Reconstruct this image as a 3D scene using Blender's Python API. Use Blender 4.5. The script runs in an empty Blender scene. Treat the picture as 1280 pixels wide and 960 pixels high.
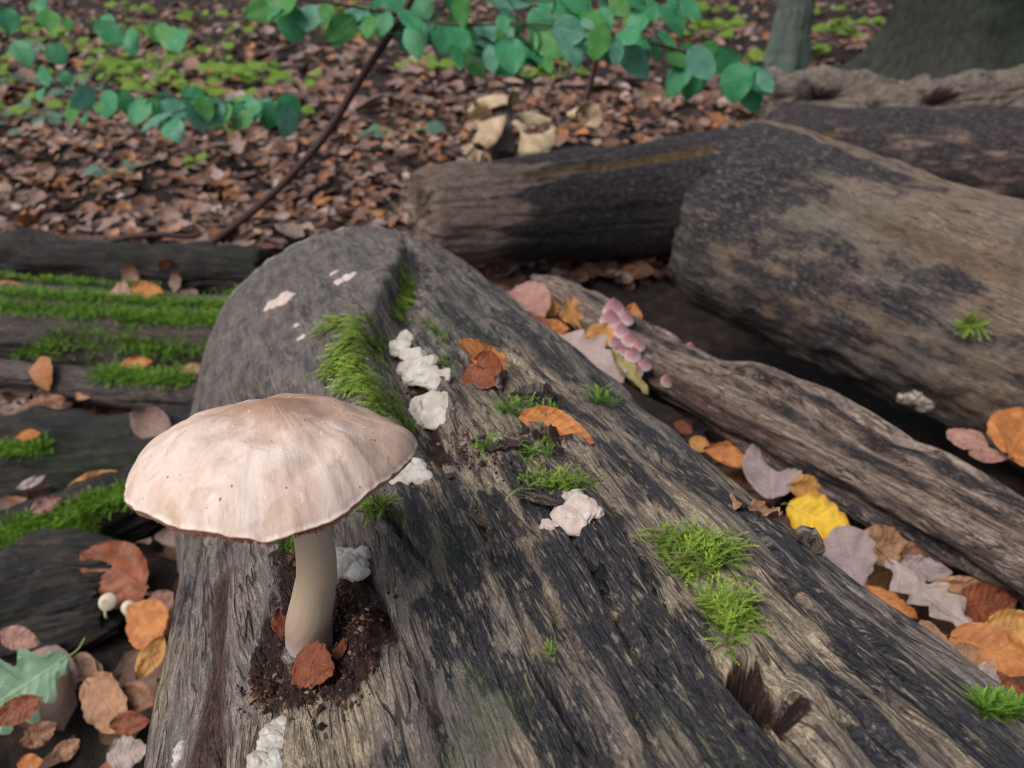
import bpy, math, random
import numpy as np
from mathutils import Vector, Matrix

# ------------------------------------------------------------------ camera, sky, sun, exposure
SC = bpy.context.scene
COL = SC.collection
PITCH = math.radians(30.0); FPX = 967.0; CZ = 0.62
camd = bpy.data.cameras.new("camera"); cam = bpy.data.objects.new("camera", camd); COL.objects.link(cam)
cam.location = (0, 0, CZ); cam.rotation_euler = (math.radians(90) - PITCH, 0, 0)
camd.sensor_width = 36; camd.lens = 36 * FPX / 1280; camd.clip_start = 0.01; camd.clip_end = 500
camd.dof.use_dof = True; camd.dof.focus_distance = 0.31; camd.dof.aperture_fstop = 12.8
SC.camera = cam
SUN_EL, SUN_AZ = 56.0, -125.0          # azimuth in degrees from +Y towards +X
world = bpy.data.worlds.new("World"); SC.world = world; world.use_nodes = True
wn = world.node_tree; bg = wn.nodes["Background"]; bg.inputs[1].default_value = 0.125
sky = wn.nodes.new("ShaderNodeTexSky"); sky.sky_type = 'NISHITA'; sky.sun_disc = False
sky.sun_elevation = math.radians(SUN_EL); sky.sun_rotation = math.radians(SUN_AZ)
sky.air_density = 1.0; sky.dust_density = 6.0; sky.ozone_density = 1.0
hs = wn.nodes.new("ShaderNodeHueSaturation"); hs.inputs['Saturation'].default_value = 0.70   # overcast: nearly white light
wn.links.new(sky.outputs[0], hs.inputs['Color']); wn.links.new(hs.outputs[0], bg.inputs[0])
sund = bpy.data.lights.new("sun", 'SUN'); sund.energy = 1.3; sund.angle = math.radians(36); sund.color = (1, 0.97, 0.955)
sun = bpy.data.objects.new("sun", sund); COL.objects.link(sun)
_el, _az = math.radians(SUN_EL), math.radians(SUN_AZ)
sun.rotation_euler = Vector((-math.sin(_az) * math.cos(_el), -math.cos(_az) * math.cos(_el), -math.sin(_el))).to_track_quat('-Z', 'Y').to_euler()
SC.view_settings.view_transform = 'Standard'; SC.view_settings.look = 'None'
SC.view_settings.exposure = 0.14; SC.view_settings.gamma = 1.0
SC.cycles.use_denoising = True; SC.cycles.filter_width = 1.15; SC.cycles.max_bounces = 6; SC.cycles.diffuse_bounces = 3

# ------------------------------------------------------------------ helpers
rnd = random.Random(7); rng = np.random.default_rng(11)
C = np.array([0, 0, CZ]); Fv = np.array([0, math.cos(PITCH), -math.sin(PITCH)])
Uv = np.array([0, math.sin(PITCH), math.cos(PITCH)]); Rv = np.array([1.0, 0, 0])
def ray(px, py): return Fv + Rv * (px - 640) / FPX + Uv * (480 - py) / FPX
def W(px, py, d): return C + d * ray(px, py)          # a point of the place, d metres in front of the lens plane
def nrm(a): a = np.asarray(a, float); return a / (np.linalg.norm(a, axis=-1, keepdims=True) + 1e-12)
def sm(a, b, x): t = np.clip((x - a) / (b - a), 0, 1); return t * t * (3 - 2 * t)

_perm = np.random.default_rng(5).permutation(4096)
def _h(*i):
    k = _perm[i[0] & 4095]
    for j in i[1:]: k = _perm[(k + j) & 4095]
    return k
def pn2(x, y, seed=0):
    x = np.asarray(x, float); y = np.asarray(y, float)
    xi = np.floor(x).astype(np.int64); yi = np.floor(y).astype(np.int64); xf = x - xi; yf = y - yi
    u = xf * xf * xf * (xf * (xf * 6 - 15) + 10); v = yf * yf * yf * (yf * (yf * 6 - 15) + 10)
    def g(dx, dy):
        a = _h(xi + dx, yi + dy, np.int64(seed * 37 + 11)) * (2 * math.pi / 4096)
        return np.cos(a) * (xf - dx) + np.sin(a) * (yf - dy)
    a = g(0, 0); a = a + u * (g(1, 0) - a); b = g(0, 1); b = b + u * (g(1, 1) - b)
    return 1.5 * (a + v * (b - a))
def fbm2(x, y, seed=0, o=4):
    s = 0; a = 1.0
    for i in range(o): s = s + a * pn2(x * 2 ** i, y * 2 ** i, seed + i * 7); a *= .5
    return s
def pn3(p, seed=0): return (pn2(p[..., 0] + p[..., 2] * .71, p[..., 1] - p[..., 2] * .57, seed) + pn2(p[..., 1] + 9.3 + p[..., 0] * .3, p[..., 2] * 1.1 + 3.7, seed + 3)) * .7

def mesh(name, V, F, mat=None, attrs=None, smooth=True):
    V = np.ascontiguousarray(V, dtype=np.float32).reshape(-1, 3); F = np.ascontiguousarray(F, dtype=np.int32)
    me = bpy.data.meshes.new(name); m, k = F.shape
    me.vertices.add(len(V)); me.vertices.foreach_set('co', V.ravel())
    me.loops.add(m * k); me.loops.foreach_set('vertex_index', F.ravel())
    me.polygons.add(m); me.polygons.foreach_set('loop_start', np.arange(m, dtype=np.int32) * k)
    me.polygons.foreach_set('use_smooth', np.full(m, smooth))
    me.update(calc_edges=True)
    for n, a in (attrs or {}).items():
        a = np.asarray(a, np.float32)
        if a.ndim == 1: me.attributes.new(n, 'FLOAT', 'POINT').data.foreach_set('value', a)
        else: me.attributes.new(n, 'FLOAT_VECTOR', 'POINT').data.foreach_set('vector', np.ascontiguousarray(a).ravel())
    if mat is not None: me.materials.append(mat)
    return me
def obj(name, me, parent=None, label=None, cat=None, group=None, kind=None):
    o = bpy.data.objects.new(name, me); COL.objects.link(o)
    if parent is not None: o.parent = parent
    if label: o['label'] = label
    if cat: o['category'] = cat
    if group: o['group'] = group
    if kind: o['kind'] = kind
    return o
def thing(name, label, cat, loc=(0, 0, 0), group=None):
    o = obj(name, None, None, label, cat, group); o.location = Vector([float(c) for c in loc]); o.empty_display_size = .02
    return o
def child(name, me, root, kind=None):                 # mesh given in world coordinates, hung under an Empty at root.location
    me.transform(Matrix.Translation(-root.location)); return obj(name, me, root, kind=kind)
def grid_faces(nu, nv, wrap=False):
    i, j = np.meshgrid(np.arange(nu - 1), np.arange(nv if wrap else nv - 1), indexing='ij'); j2 = (j + 1) % nv
    return np.stack([i * nv + j, (i + 1) * nv + j, (i + 1) * nv + j2, i * nv + j2], -1).reshape(-1, 4)
def frame(a):
    a = nrm(a); x = np.cross(a, [0, 0, 1.0]); x = nrm(x) if np.linalg.norm(x) > 1e-4 else np.array([1.0, 0, 0]); return a, x, np.cross(x, a)
def tube(pts, rad, n=8):
    pts = np.asarray(pts, float); rad = np.asarray(rad, float); T = nrm(np.gradient(pts, axis=0)); V = []
    ref = np.array([.3, .2, .93]); th = np.linspace(0, 2 * math.pi, n, endpoint=False)
    for p, t, r in zip(pts, T, rad):
        a = nrm(np.cross(t, ref)); b = np.cross(t, a); V.append(p + r * (np.cos(th)[:, None] * a + np.sin(th)[:, None] * b))
    V = np.array(V); k = len(pts); F = grid_faces(k, n, True); nv = k * n
    V = np.vstack([V.reshape(-1, 3), pts[:1], pts[-1:]])
    caps = [[nv, (j + 1) % n, j, j] for j in range(n)] + [[nv + 1, nv - n + j, nv - n + (j + 1) % n, nv - n + (j + 1) % n] for j in range(n)]
    return V, F, np.array([c[:3] for c in caps])
def tube_mesh(name, pts, rad, mat, n=8, attrs=None):
    V, F, T = tube(pts, rad, n)
    F3 = np.vstack([F[:, [0, 1, 2]], F[:, [0, 2, 3]], T]); return mesh(name, V, F3, mat, attrs)
def spline(P, n=24):
    P = [np.asarray(p, float) for p in P]; P = [2 * P[0] - P[1]] + P + [2 * P[-1] - P[-2]]; out = []
    for i in range(1, len(P) - 2):
        for t in np.linspace(0, 1, n, endpoint=False):
            a, b, c, d = P[i - 1:i + 3]
            out.append(.5 * ((2 * b) + (c - a) * t + (2 * a - 5 * b + 4 * c - d) * t * t + (3 * b - a - 3 * c + d) * t ** 3))
    out.append(P[-2]); return np.array(out)

# ------------------------------------------------------------------ materials
class NT:
    def __init__(s, name):
        s.m = bpy.data.materials.new(name); s.m.use_nodes = True; s.t = s.m.node_tree; s.p = s.t.nodes['Principled BSDF']
    def n(s, typ, ins=None, out=0, **props):
        k = s.t.nodes.new(typ)
        for a, b in props.items(): setattr(k, a, b)
        for a, b in (ins or {}).items(): s.put(k.inputs[a], b)
        return k.outputs[out]
    def put(s, sock, v):
        if isinstance(v, bpy.types.NodeSocket): s.t.links.new(v, sock)
        elif isinstance(v, (tuple, list)) and len(v) == 3 and sock.type == 'RGBA': sock.default_value = (*v, 1)
        else: sock.default_value = v
    def attr(s, name, vec=False): return s.n('ShaderNodeAttribute', attribute_name=name, out=1 if vec else 2)
    def mul(s, v, k): return s.n('ShaderNodeVectorMath', {0: v, 1: k}, operation='MULTIPLY')
    def add(s, v, k): return s.n('ShaderNodeVectorMath', {0: v, 1: k}, operation='ADD')
    def math(s, op, a, b=0.0, clamp=False): return s.n('ShaderNodeMath', {0: a, 1: b}, operation=op, use_clamp=clamp)
    def noise(s, v, scale=1.0, detail=4, rough=.55, dist=0.0): return s.n('ShaderNodeTexNoise', {'Vector': v, 'Scale': scale, 'Detail': detail, 'Roughness': rough, 'Distortion': dist})
    def step(s, x, a, b): return s.n('ShaderNodeMapRange', {0: x, 1: a, 2: b, 3: 0.0, 4: 1.0}, interpolation_type='SMOOTHSTEP')
    def mix(s, f, a, b, mode='MIX'): return s.n('ShaderNodeMix', {0: f, 6: a, 7: b}, out=2, data_type='RGBA', blend_type=mode)
    def ramp(s, x, stops):
        k = s.t.nodes.new('ShaderNodeValToRGB'); s.put(k.inputs[0], x); e = k.color_ramp.elements
        while len(e) < len(stops): e.new(.5)
        for q, (p, c) in zip(e, stops): q.position = p; q.color = (*c, 1)
        return k.outputs[0]
    def bump(s, h, strength, dist):
        return s.n('ShaderNodeBump', {'Height': h, 'Strength': strength, 'Distance': dist})
    def pos(s): return s.n('ShaderNodeTexCoord', out=3)
    def done(s, col, rough=.8, normal=None, spec=.3, **kw):
        s.put(s.p.inputs['Base Color'], col); s.put(s.p.inputs['Roughness'], rough); s.p.inputs['Specular IOR Level'].default_value = spec
        if normal is not None: s.put(s.p.inputs['Normal'], normal)
        for a, b in kw.items(): s.put(s.p.inputs[a.replace('_', ' ')], b)
        return s.m

def wood_mat(name, pale, mid, dark, stain=.5, rot=None, rotamt=.55, blot=1.0, wet=.5, fibre=1.0, algae=None, algae_amt=.0, grey=None, aniso=1.0):
    """weathered timber; 'grain' = metres along / round the log, 'stain', 'rot', 'dirt', 'alg', 'bark' = marks with a place of their own, and shade painted into holes"""
    t = NT(name); g = t.attr('grain', True)
    warp = t.n('ShaderNodeVectorMath', {0: t.n('ShaderNodeTexNoise', {'Vector': g, 'Scale': 22.0, 'Detail': 2.0}, out=1), 1: (.5, .5, .5)}, operation='SUBTRACT')
    gw = t.add(g, t.mul(warp, (.008, .003, .0)))
    f1 = t.noise(t.mul(gw, (75, 640, 60)), 1, 5, .7); f2 = t.noise(t.mul(gw, (26, 260, 20)), 1, 5, .68)
    f3 = t.noise(t.mul(gw, (20 * blot, 84 * blot / aniso, 9)), 1, 6, .66); big = t.noise(t.mul(g, (6, 9, 6)), 1, 3)
    fine = t.noise(t.mul(g, (500, 1100, 400)), 1, 3, .7)
    mott = t.noise(t.mul(g, (90, 190, 60)), 1, 5, .7)
    k1 = t.step(f1, .43, .58); k2 = t.step(f2, .42, .58)
    cl = t.noise(t.mul(gw, (8, 75, 20)), 1, 3, .5); brk = t.step(t.noise(t.mul(g, (38, 80, 30)), 1, 3, .6), .44, .56)
    chk = t.math('MULTIPLY', t.step(t.math('ABSOLUTE', t.math('SUBTRACT', cl, .5)), .014, .003), brk)
    cl2 = t.noise(t.mul(gw, (16, 210, 20)), 1, 2, .5); chk = t.math('MAXIMUM', chk, t.math('MULTIPLY', t.math('MULTIPLY', t.step(t.math('ABSOLUTE', t.math('SUBTRACT', cl2, .5)), .03, .006), t.math('SUBTRACT', 1.0, brk)), .7))
    fib = t.math('ADD', t.math('MULTIPLY', k1, .42 * fibre), t.math('ADD', t.math('MULTIPLY', k2, .33 * fibre), t.math('MULTIPLY', t.step(mott, .35, .65), .3)))
    c = t.mix(t.step(fib, .1, .95), mid, pale)
    if grey: c = t.mix(t.step(t.math('ADD', big, t.math('MULTIPLY', t.attr('far'), .28)), .44, .58), c, t.mix(t.step(fib, .2, .9), tuple(x * .45 for x in grey), grey))
    c = t.mix(t.math('MULTIPLY', t.step(fine, .50, .58), .55), c, tuple(x * .55 for x in mid))
    st = t.math('ADD', t.attr('stain'), t.math('MULTIPLY', f3, 1.3))
    for q, w in ((f2, .9 / aniso), (f1, .75 / aniso), (mott, .7)): st = t.math('ADD', st, t.math('MULTIPLY', t.math('SUBTRACT', q, .5), w))
    th0 = 1.06 - stain * .8; sm_ = t.step(st, th0 - .03, th0 + .14)
    dk = t.mix(t.step(fine, .42, .58), tuple(x * .5 for x in dark), tuple(x * 1.8 for x in dark))
    dk = t.mix(t.math('MULTIPLY', t.math('MULTIPLY', t.step(f1, .49, .58), t.step(mott, .46, .58)), .8), dk, tuple(.5 * (x + y) for x, y in zip(mid, pale)))
    c = t.mix(t.math('MULTIPLY', sm_, .96), c, dk)
    c = t.mix(t.math('MULTIPLY', chk, .75 * min(1, fibre)), c, tuple(x * .5 for x in dark))
    if rot:
        rm = t.step(t.math('ADD', t.attr('rot'), t.math('MULTIPLY', t.math('ADD', mott, f2), .6)), .95, 1.25)
        c = t.mix(rm, c, t.mix(t.step(t.math('ADD', t.math('MULTIPLY', fine, .5), t.math('MULTIPLY', mott, .5)), .40, .62), tuple(x * .3 for x in rot), tuple(x * 1.5 for x in rot)))
    bk = t.step(t.math('ADD', t.attr('bark'), t.math('MULTIPLY', t.math('SUBTRACT', mott, .5), .6)), .35, .6)
    bk = t.math('MULTIPLY', bk, .62)
    bc = t.mix(t.step(t.noise(t.mul(g, (42, 60, 42)), 1, 6, .68), .40, .62), (.065, .060, .060), (.165, .142, .124))
    bc = t.mix(t.step(t.noise(t.mul(g, (95, 110, 90)), 1, 3, .6), .54, .66), bc, (.19, .175, .155))
    c = t.mix(bk, c, bc); c = t.mix(t.math('MULTIPLY', t.step(t.math('ADD', t.attr('lich'), t.math('MULTIPLY', mott, .8)), .75, 1.1), .85), c, (.36, .37, .29))
    dm = t.step(t.math('ADD', t.attr('dirt_shade'), t.math('ADD', t.math('MULTIPLY', t.math('SUBTRACT', mott, .5), 1.2), t.math('MULTIPLY', t.math('SUBTRACT', f3, .5), 1.9))), .35, .6)
    dc = t.ramp(t.noise(t.mul(g, (330, 330, 330)), 1, 3, .7), [(.3, (.012, .008, .007)), (.52, (.045, .024, .018)), (.7, (.12, .06, .04))])
    c = t.mix(dm, c, dc)
    am = t.math('MULTIPLY', t.step(t.math('ADD', t.attr('alg'), t.math('MULTIPLY', t.math('ADD', f2, t.math('ADD', f1, mott)), .5)), 1.05, 1.4), t.math('ADD', t.math('MULTIPLY', k1, .5), .2))
    if algae_amt: am = t.math('MAXIMUM', am, t.math('MULTIPLY', t.step(t.math('ADD', big, t.math('MULTIPLY', mott, .3)), .62, .85), algae_amt))
    c = t.mix(am, c, algae or (.035, .085, .02))
    wk = t.math('SUBTRACT', 1.0, bk); iso = t.noise(t.mul(g, (130, 130, 130)), 1, 6, .7)
    h = t.math('ADD', t.math('MULTIPLY', t.math('ADD', t.math('MULTIPLY', f1, 1.1), t.math('MULTIPLY', f2, 1.3)), wk), t.math('MULTIPLY', t.math('ADD', t.math('MULTIPLY', mott, .7), t.math('MULTIPLY', fine, .5)), t.math('ADD', wk, .25)))
    h = t.math('SUBTRACT', h, t.math('MULTIPLY', t.math('MULTIPLY', chk, .9), wk)); h = t.math('ADD', h, t.math('MULTIPLY', iso, t.math('MULTIPLY', bk, .7)))
    h = t.math('ADD', h, t.math('MULTIPLY', t.math('MULTIPLY', dm, t.noise(t.mul(g, (500, 500, 500)), 1, 3)), 1.5))
    r = t.n('ShaderNodeMapRange', {0: sm_, 3: .82, 4: 1 - .62 * wet}); r = t.math('ADD', r, t.math('MULTIPLY', t.math('SUBTRACT', fine, .5), .3))
    return t.done(c, r, t.bump(h, 1.0, .0032), .35)

def leaf_mat(name, c1, c2, spots=(.1, .05, .02), spot_amt=.5, rough=.5, trans=0.0, edge=None, vein=None, vein_amt=.5, obj_rand=.0):
    """c1 / c2 blend blotchily over the blade; 'lu' = (across, along, kind-of-random)"""
    t = NT(name); L = t.attr('lu', True); sx = t.n('ShaderNodeSeparateXYZ', {0: L}, out=0); sy = t.n('ShaderNodeSeparateXYZ', {0: L}, out=1)
    ax = t.math('ABSOLUTE', sx)
    P = t.n('ShaderNodeTexCoord', out=3)
    n1 = t.noise(t.mul(L, (1.6, 4, 9)), 1.3, 5, .65); n2 = t.noise(t.mul(L, (14, 34, 9)), 1, 4, .7)
    c = t.mix(t.step(n1, .36, .64), c1, c2)
    c = t.mix(t.math('MULTIPLY', t.step(n2, .52, .74), spot_amt), c, spots)
    w = t.math('ABSOLUTE', t.math('SUBTRACT', t.math('FRACT', t.math('SUBTRACT', t.math('MULTIPLY', sy, 9.0), t.math('MULTIPLY', ax, 1.7))), .5))
    side = t.step(w, .09, .02); mid = t.step(ax, .07, .025); v = t.math('MAXIMUM', t.math('MULTIPLY', side, .6), mid)
    c = t.mix(t.math('MULTIPLY', v, vein_amt), c, vein or tuple(min(1, x * 1.5) for x in c2))
    if edge: c = t.mix(t.math('MULTIPLY', t.step(t.math('ADD', ax, t.math('MULTIPLY', n1, .5)), .95, 1.3), .7), c, edge)
    h = t.math('ADD', t.math('MULTIPLY', v, -.7), t.math('ADD', t.math('MULTIPLY', w, .6), t.math('MULTIPLY', n2, .5)))
    t.done(c, rough, t.bump(h, .6, .0012), .35)
    if trans:
        o = t.t.nodes['Material Output']; tr = t.n('ShaderNodeBsdfTranslucent', {'Color': c})
        ms = t.n('ShaderNodeMixShader', {0: trans, 1: t.p.outputs[0], 2: tr}); t.t.links.new(ms, o.inputs[0])
    return t.m

def moss_mat(name, tip, base, brown=(.10, .07, .03)):
    t = NT(name); a = t.attr('tipness'); r = t.attr('rnd')
    c = t.mix(t.step(a, .05, .9), base, tip); c = t.mix(t.math('MULTIPLY', t.step(r, .70, .95), .85), c, brown)
    c = t.mix(t.math('MULTIPLY', t.step(r, .0, .5), .35), c, tuple(x * .5 for x in base))
    t.done(c, .55, None, .3)
    o = t.t.nodes['Material Output']; tr = t.n('ShaderNodeBsdfTranslucent', {'Color': c})
    t.t.links.new(t.n('ShaderNodeMixShader', {0: .3, 1: t.p.outputs[0], 2: tr}), o.inputs[0]); return t.m

def fungus_mat(name, c1, c2, c3, scale=160, sss=.15, rough=.6):
    t = NT(name); P = t.pos(); n = t.noise(P, scale, 5, .6); n2 = t.noise(P, scale * 4, 3, .6)
    c = t.mix(t.step(n, .40, .62), c1, c2); c = t.mix(t.math('MULTIPLY', t.step(n2, .58, .72), .5), c, c3)
    return t.done(c, rough, t.bump(t.math('ADD', n, t.math('MULTIPLY', n2, .6)), .5, .0012), .3, Subsurface_Weight=sss, Subsurface_Radius=(1, .7, .5), Subsurface_Scale=.002)

M_MAIN = wood_mat('main log wood', (.60, .50, .355), (.235, .18, .135), (.031, .031, .039), stain=.54, rot=(.105, .06, .05), wet=.75, grey=(.39, .335, .30))
M_BIG = wood_mat('smooth log wood', (.52, .41, .295), (.215, .15, .11), (.024, .024, .034), stain=.46, rot=(.20, .135, .09), grey=(.46, .39, .32), blot=.9, aniso=2.2, wet=.45, fibre=.6, algae=(.12, .13, .08), algae_amt=.15)
M_BACK = wood_mat('charred log wood', (.48, .36, .29), (.20, .14, .115), (.020, .019, .026), stain=.55, rot=(.16, .10, .04), blot=.6, aniso=1.3, wet=.5)
M_SPLIT = wood_mat('decayed branch wood', (.54, .43, .345), (.15, .10, .085), (.022, .020, .025), stain=.52, rot=(.12, .06, .045), wet=.35)
M_MOSSLOG = wood_mat('damp mossy log wood', (.22, .175, .155), (.09, .07, .064), (.026, .026, .032), stain=.42, wet=.5, algae=(.03, .075, .015), algae_amt=.85)
M_DARKLOG = wood_mat('dark wet log wood', (.11, .09, .075), (.04, .032, .03), (.012, .014, .019), stain=.58, wet=.6, algae=(.03, .06, .02), algae_amt=.4)
M_GNARL = wood_mat('gnarled grey wood', (.38, .32, .26), (.14, .11, .09), (.025, .023, .024), stain=.36, rot=(.09, .05, .03), blot=1.2, wet=.3)
M_TREE = wood_mat('tree bark', (.07, .07, .055), (.03, .03, .024), (.012, .013, .012), stain=.5, wet=.2, algae=(.03, .06, .03), algae_amt=.7)
M_TREE2 = wood_mat('green smooth bark', (.17, .21, .18), (.10, .13, .11), (.03, .05, .045), stain=.35, wet=.2, algae=(.06, .11, .08), algae_amt=.6)
M_POST = wood_mat('grey post wood', (.22, .185, .175), (.14, .115, .11), (.05, .045, .05), stain=.2)
M_TWIG = NT('brown twig').done((.065, .038, .034), .65)
M_TWIG2 = NT('pinkish brown twig').done((.17, .10, .085), .65)
M_STALK = NT('leaf stalk').done((.16, .08, .04), .6)
M_STALK_G = NT('green stalk').done((.25, .32, .10), .5)

def soil():
    t = NT('forest soil'); P = t.pos(); n = t.noise(P, 30, 6, .7); n2 = t.noise(P, 140, 4, .7)
    c = t.ramp(n, [(.3, (.008, .006, .006)), (.5, (.022, .015, .012)), (.72, (.06, .038, .027))])
    return t.done(c, .85, t.bump(t.math('ADD', n, t.math('MULTIPLY', n2, .5)), .9, .01), .25)
M_SOIL = soil()
def litter():
    t = NT('leaf litter'); r = t.attr('rnd'); L = t.attr('lu', True)
    c = t.ramp(r, [(0, (.06, .030, .022)), (.18, (.15, .072, .045)), (.32, (.24, .135, .09)), (.46, (.075, .042, .034)), (.58, (.29, .20, .165)), (.70, (.20, .12, .095)), (.80, (.30, .115, .04)), (.87, (.40, .18, .06)), (.94, (.42, .33, .30)), (1, (.18, .065, .035))])
    n = t.noise(t.mul(L, (3, 7, 40)), 1.5, 4, .7); c = t.mix(t.step(n, .45, .75), c, t.mix(.65, c, (.03, .018, .012)))
    return t.done(c, .5, t.bump(n, .4, .002), .35)
M_LITTER = litter()

LM = {
 'orange': leaf_mat('orange beech leaf', (.50, .20, .055), (.34, .115, .032), (.12, .045, .02), .5),
 'rust': leaf_mat('rust red leaf', (.26, .075, .030), (.15, .045, .022), (.06, .02, .012), .5),
 'brown': leaf_mat('brown leaf', (.30, .15, .085), (.17, .08, .05), (.07, .035, .025), .5),
 'lilac': leaf_mat('lilac grey leaf underside', (.34, .265, .255), (.25, .19, .185), (.15, .10, .095), .5, rough=.7, vein=(.38, .29, .26)),
 'grey': leaf_mat('grey oak leaf underside', (.40, .315, .285), (.30, .23, .21), (.19, .135, .12), .45, rough=.7, vein=(.44, .34, .30)),
 'ochre': leaf_mat('ochre leaf', (.52, .27, .075), (.40, .19, .06), (.17, .08, .03), .35),
 'yellow': leaf_mat('yellow leaf', (.72, .46, .015), (.58, .36, .03), (.34, .22, .03), .35, edge=(.42, .17, .03)),
 'olive': leaf_mat('olive yellow leaf', (.30, .28, .08), (.22, .16, .06), (.10, .06, .03), .5),
 'green': leaf_mat('pale green oak leaf', (.20, .33, .22), (.15, .28, .17), (.12, .2, .11), .3, rough=.35, vein=(.42, .5, .25)),
 'tan': leaf_mat('tan leaf', (.40, .22, .12), (.28, .15, .085), (.11, .055, .035), .5),
 'pink': leaf_mat('pinkish brown leaf', (.37, .21, .17), (.27, .135, .105), (.13, .06, .045), .4),
 'pale': leaf_mat('pale pinkish leaf', (.44, .36, .33), (.34, .26, .24), (.2, .13, .11), .4),
}
M_GREEN = leaf_mat('living green leaf', (.045, .25, .105), (.065, .31, .14), (.04, .18, .07), .3, rough=.38, trans=.25, vein=(.08, .3, .15), vein_amt=.3)
M_GREEN2 = leaf_mat('living green leaf paler', (.09, .28, .18), (.13, .33, .235), (.06, .19, .10), .3, rough=.38, trans=.25, vein=(.14, .36, .22), vein_amt=.3)
M_YGREEN = leaf_mat('yellow green low leaf', (.21, .33, .03), (.13, .25, .03), (.08, .15, .025), .3, rough=.5, trans=.3, vein_amt=.2)
M_BGREEN = leaf_mat('bluish green low leaf', (.11, .21, .15), (.07, .15, .10), (.04, .09, .05), .3, rough=.45, trans=.2, vein_amt=.2)
M_MOSS = moss_mat('bright moss', (.34, .50, .06), (.095, .185, .022))
M_MOSS_D = moss_mat('deep green moss', (.23, .45, .035), (.055, .15, .016), (.05, .05, .02))
M_CRUST = fungus_mat('white crust fungus', (.42, .38, .32), (.54, .52, .48), (.30, .23, .16))
M_CRUSTP = fungus_mat('pinkish crust fungus', (.50, .40, .35), (.60, .51, .46), (.38, .26, .21), 240)
M_BRACKET = fungus_mat('cream bracket fungus', (.38, .27, .16), (.50, .40, .27), (.18, .11, .06), 60)

# ------------------------------------------------------------------ terrain
def seg_d(x, y, A, B):
    A = np.asarray(A[:2], float); B = np.asarray(B[:2], float); d = B - A; L = d @ d
    t = np.clip(((x - A[0]) * d[0] + (y - A[1]) * d[1]) / L, 0, 1); return np.hypot(x - A[0] - t * d[0], y - A[1] - t * d[1])
GA, GB = W(930, 560, .76), W(1330, 820, .54)
GC = W(1180, 140, 2.7); GD, GE = W(800, 400, .98), W(1130, 500, .87); GF = W(1235, 566, .675)
def gh(x, y):
    x = np.asarray(x, float); y = np.asarray(y, float)
    h = .02 * fbm2(x * 2.1, y * 2.1, 3, 3) + .006 * pn2(x * 14, y * 14, 9)
    h = h + .155 * np.exp(-(seg_d(x, y, GA, GB) / .115) ** 4)
    h = h - .28 * np.exp(-(seg_d(x, y, GD, GE) / .14) ** 4) * (1 - np.exp(-(seg_d(x, y, GA, GB) / .15) ** 4))  # added hollow, deepened so the gap between the logs stays dark
    h = np.maximum(h, .205 * np.exp(-((x - GF[0]) ** 2 + (y - GF[1]) ** 2) ** 2 / .085 ** 4) - .02)
    h = h + .06 * np.exp(-((x - GC[0]) ** 2 + (y - GC[1]) ** 2) / .5) + .04 * sm(2, 6, y) * fbm2(x * .5, y * .5, 5, 2)
    return h
def axis_coords(lo, hi, step, far):
    a = list(np.arange(lo, hi, step)); s = step
    up = [hi]
    while up[-1] < far: s *= 1.22; up.append(up[-1] + s)
    s = step; dn = [lo - step]
    while dn[-1] > -far: s *= 1.22; dn.append(dn[-1] - s)
    return np.array(dn[::-1] + a + up)
gx, gy = axis_coords(-1.6, 1.7, .022, 90), axis_coords(-.3, 3.6, .022, 90)
GX, GY = np.meshgrid(gx, gy, indexing='ij'); GZ = gh(GX, GY)
obj('ground', mesh('ground', np.stack([GX, GY, GZ], -1), grid_faces(len(gx), len(gy))[:, ::-1], M_SOIL), kind='structure')

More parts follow.
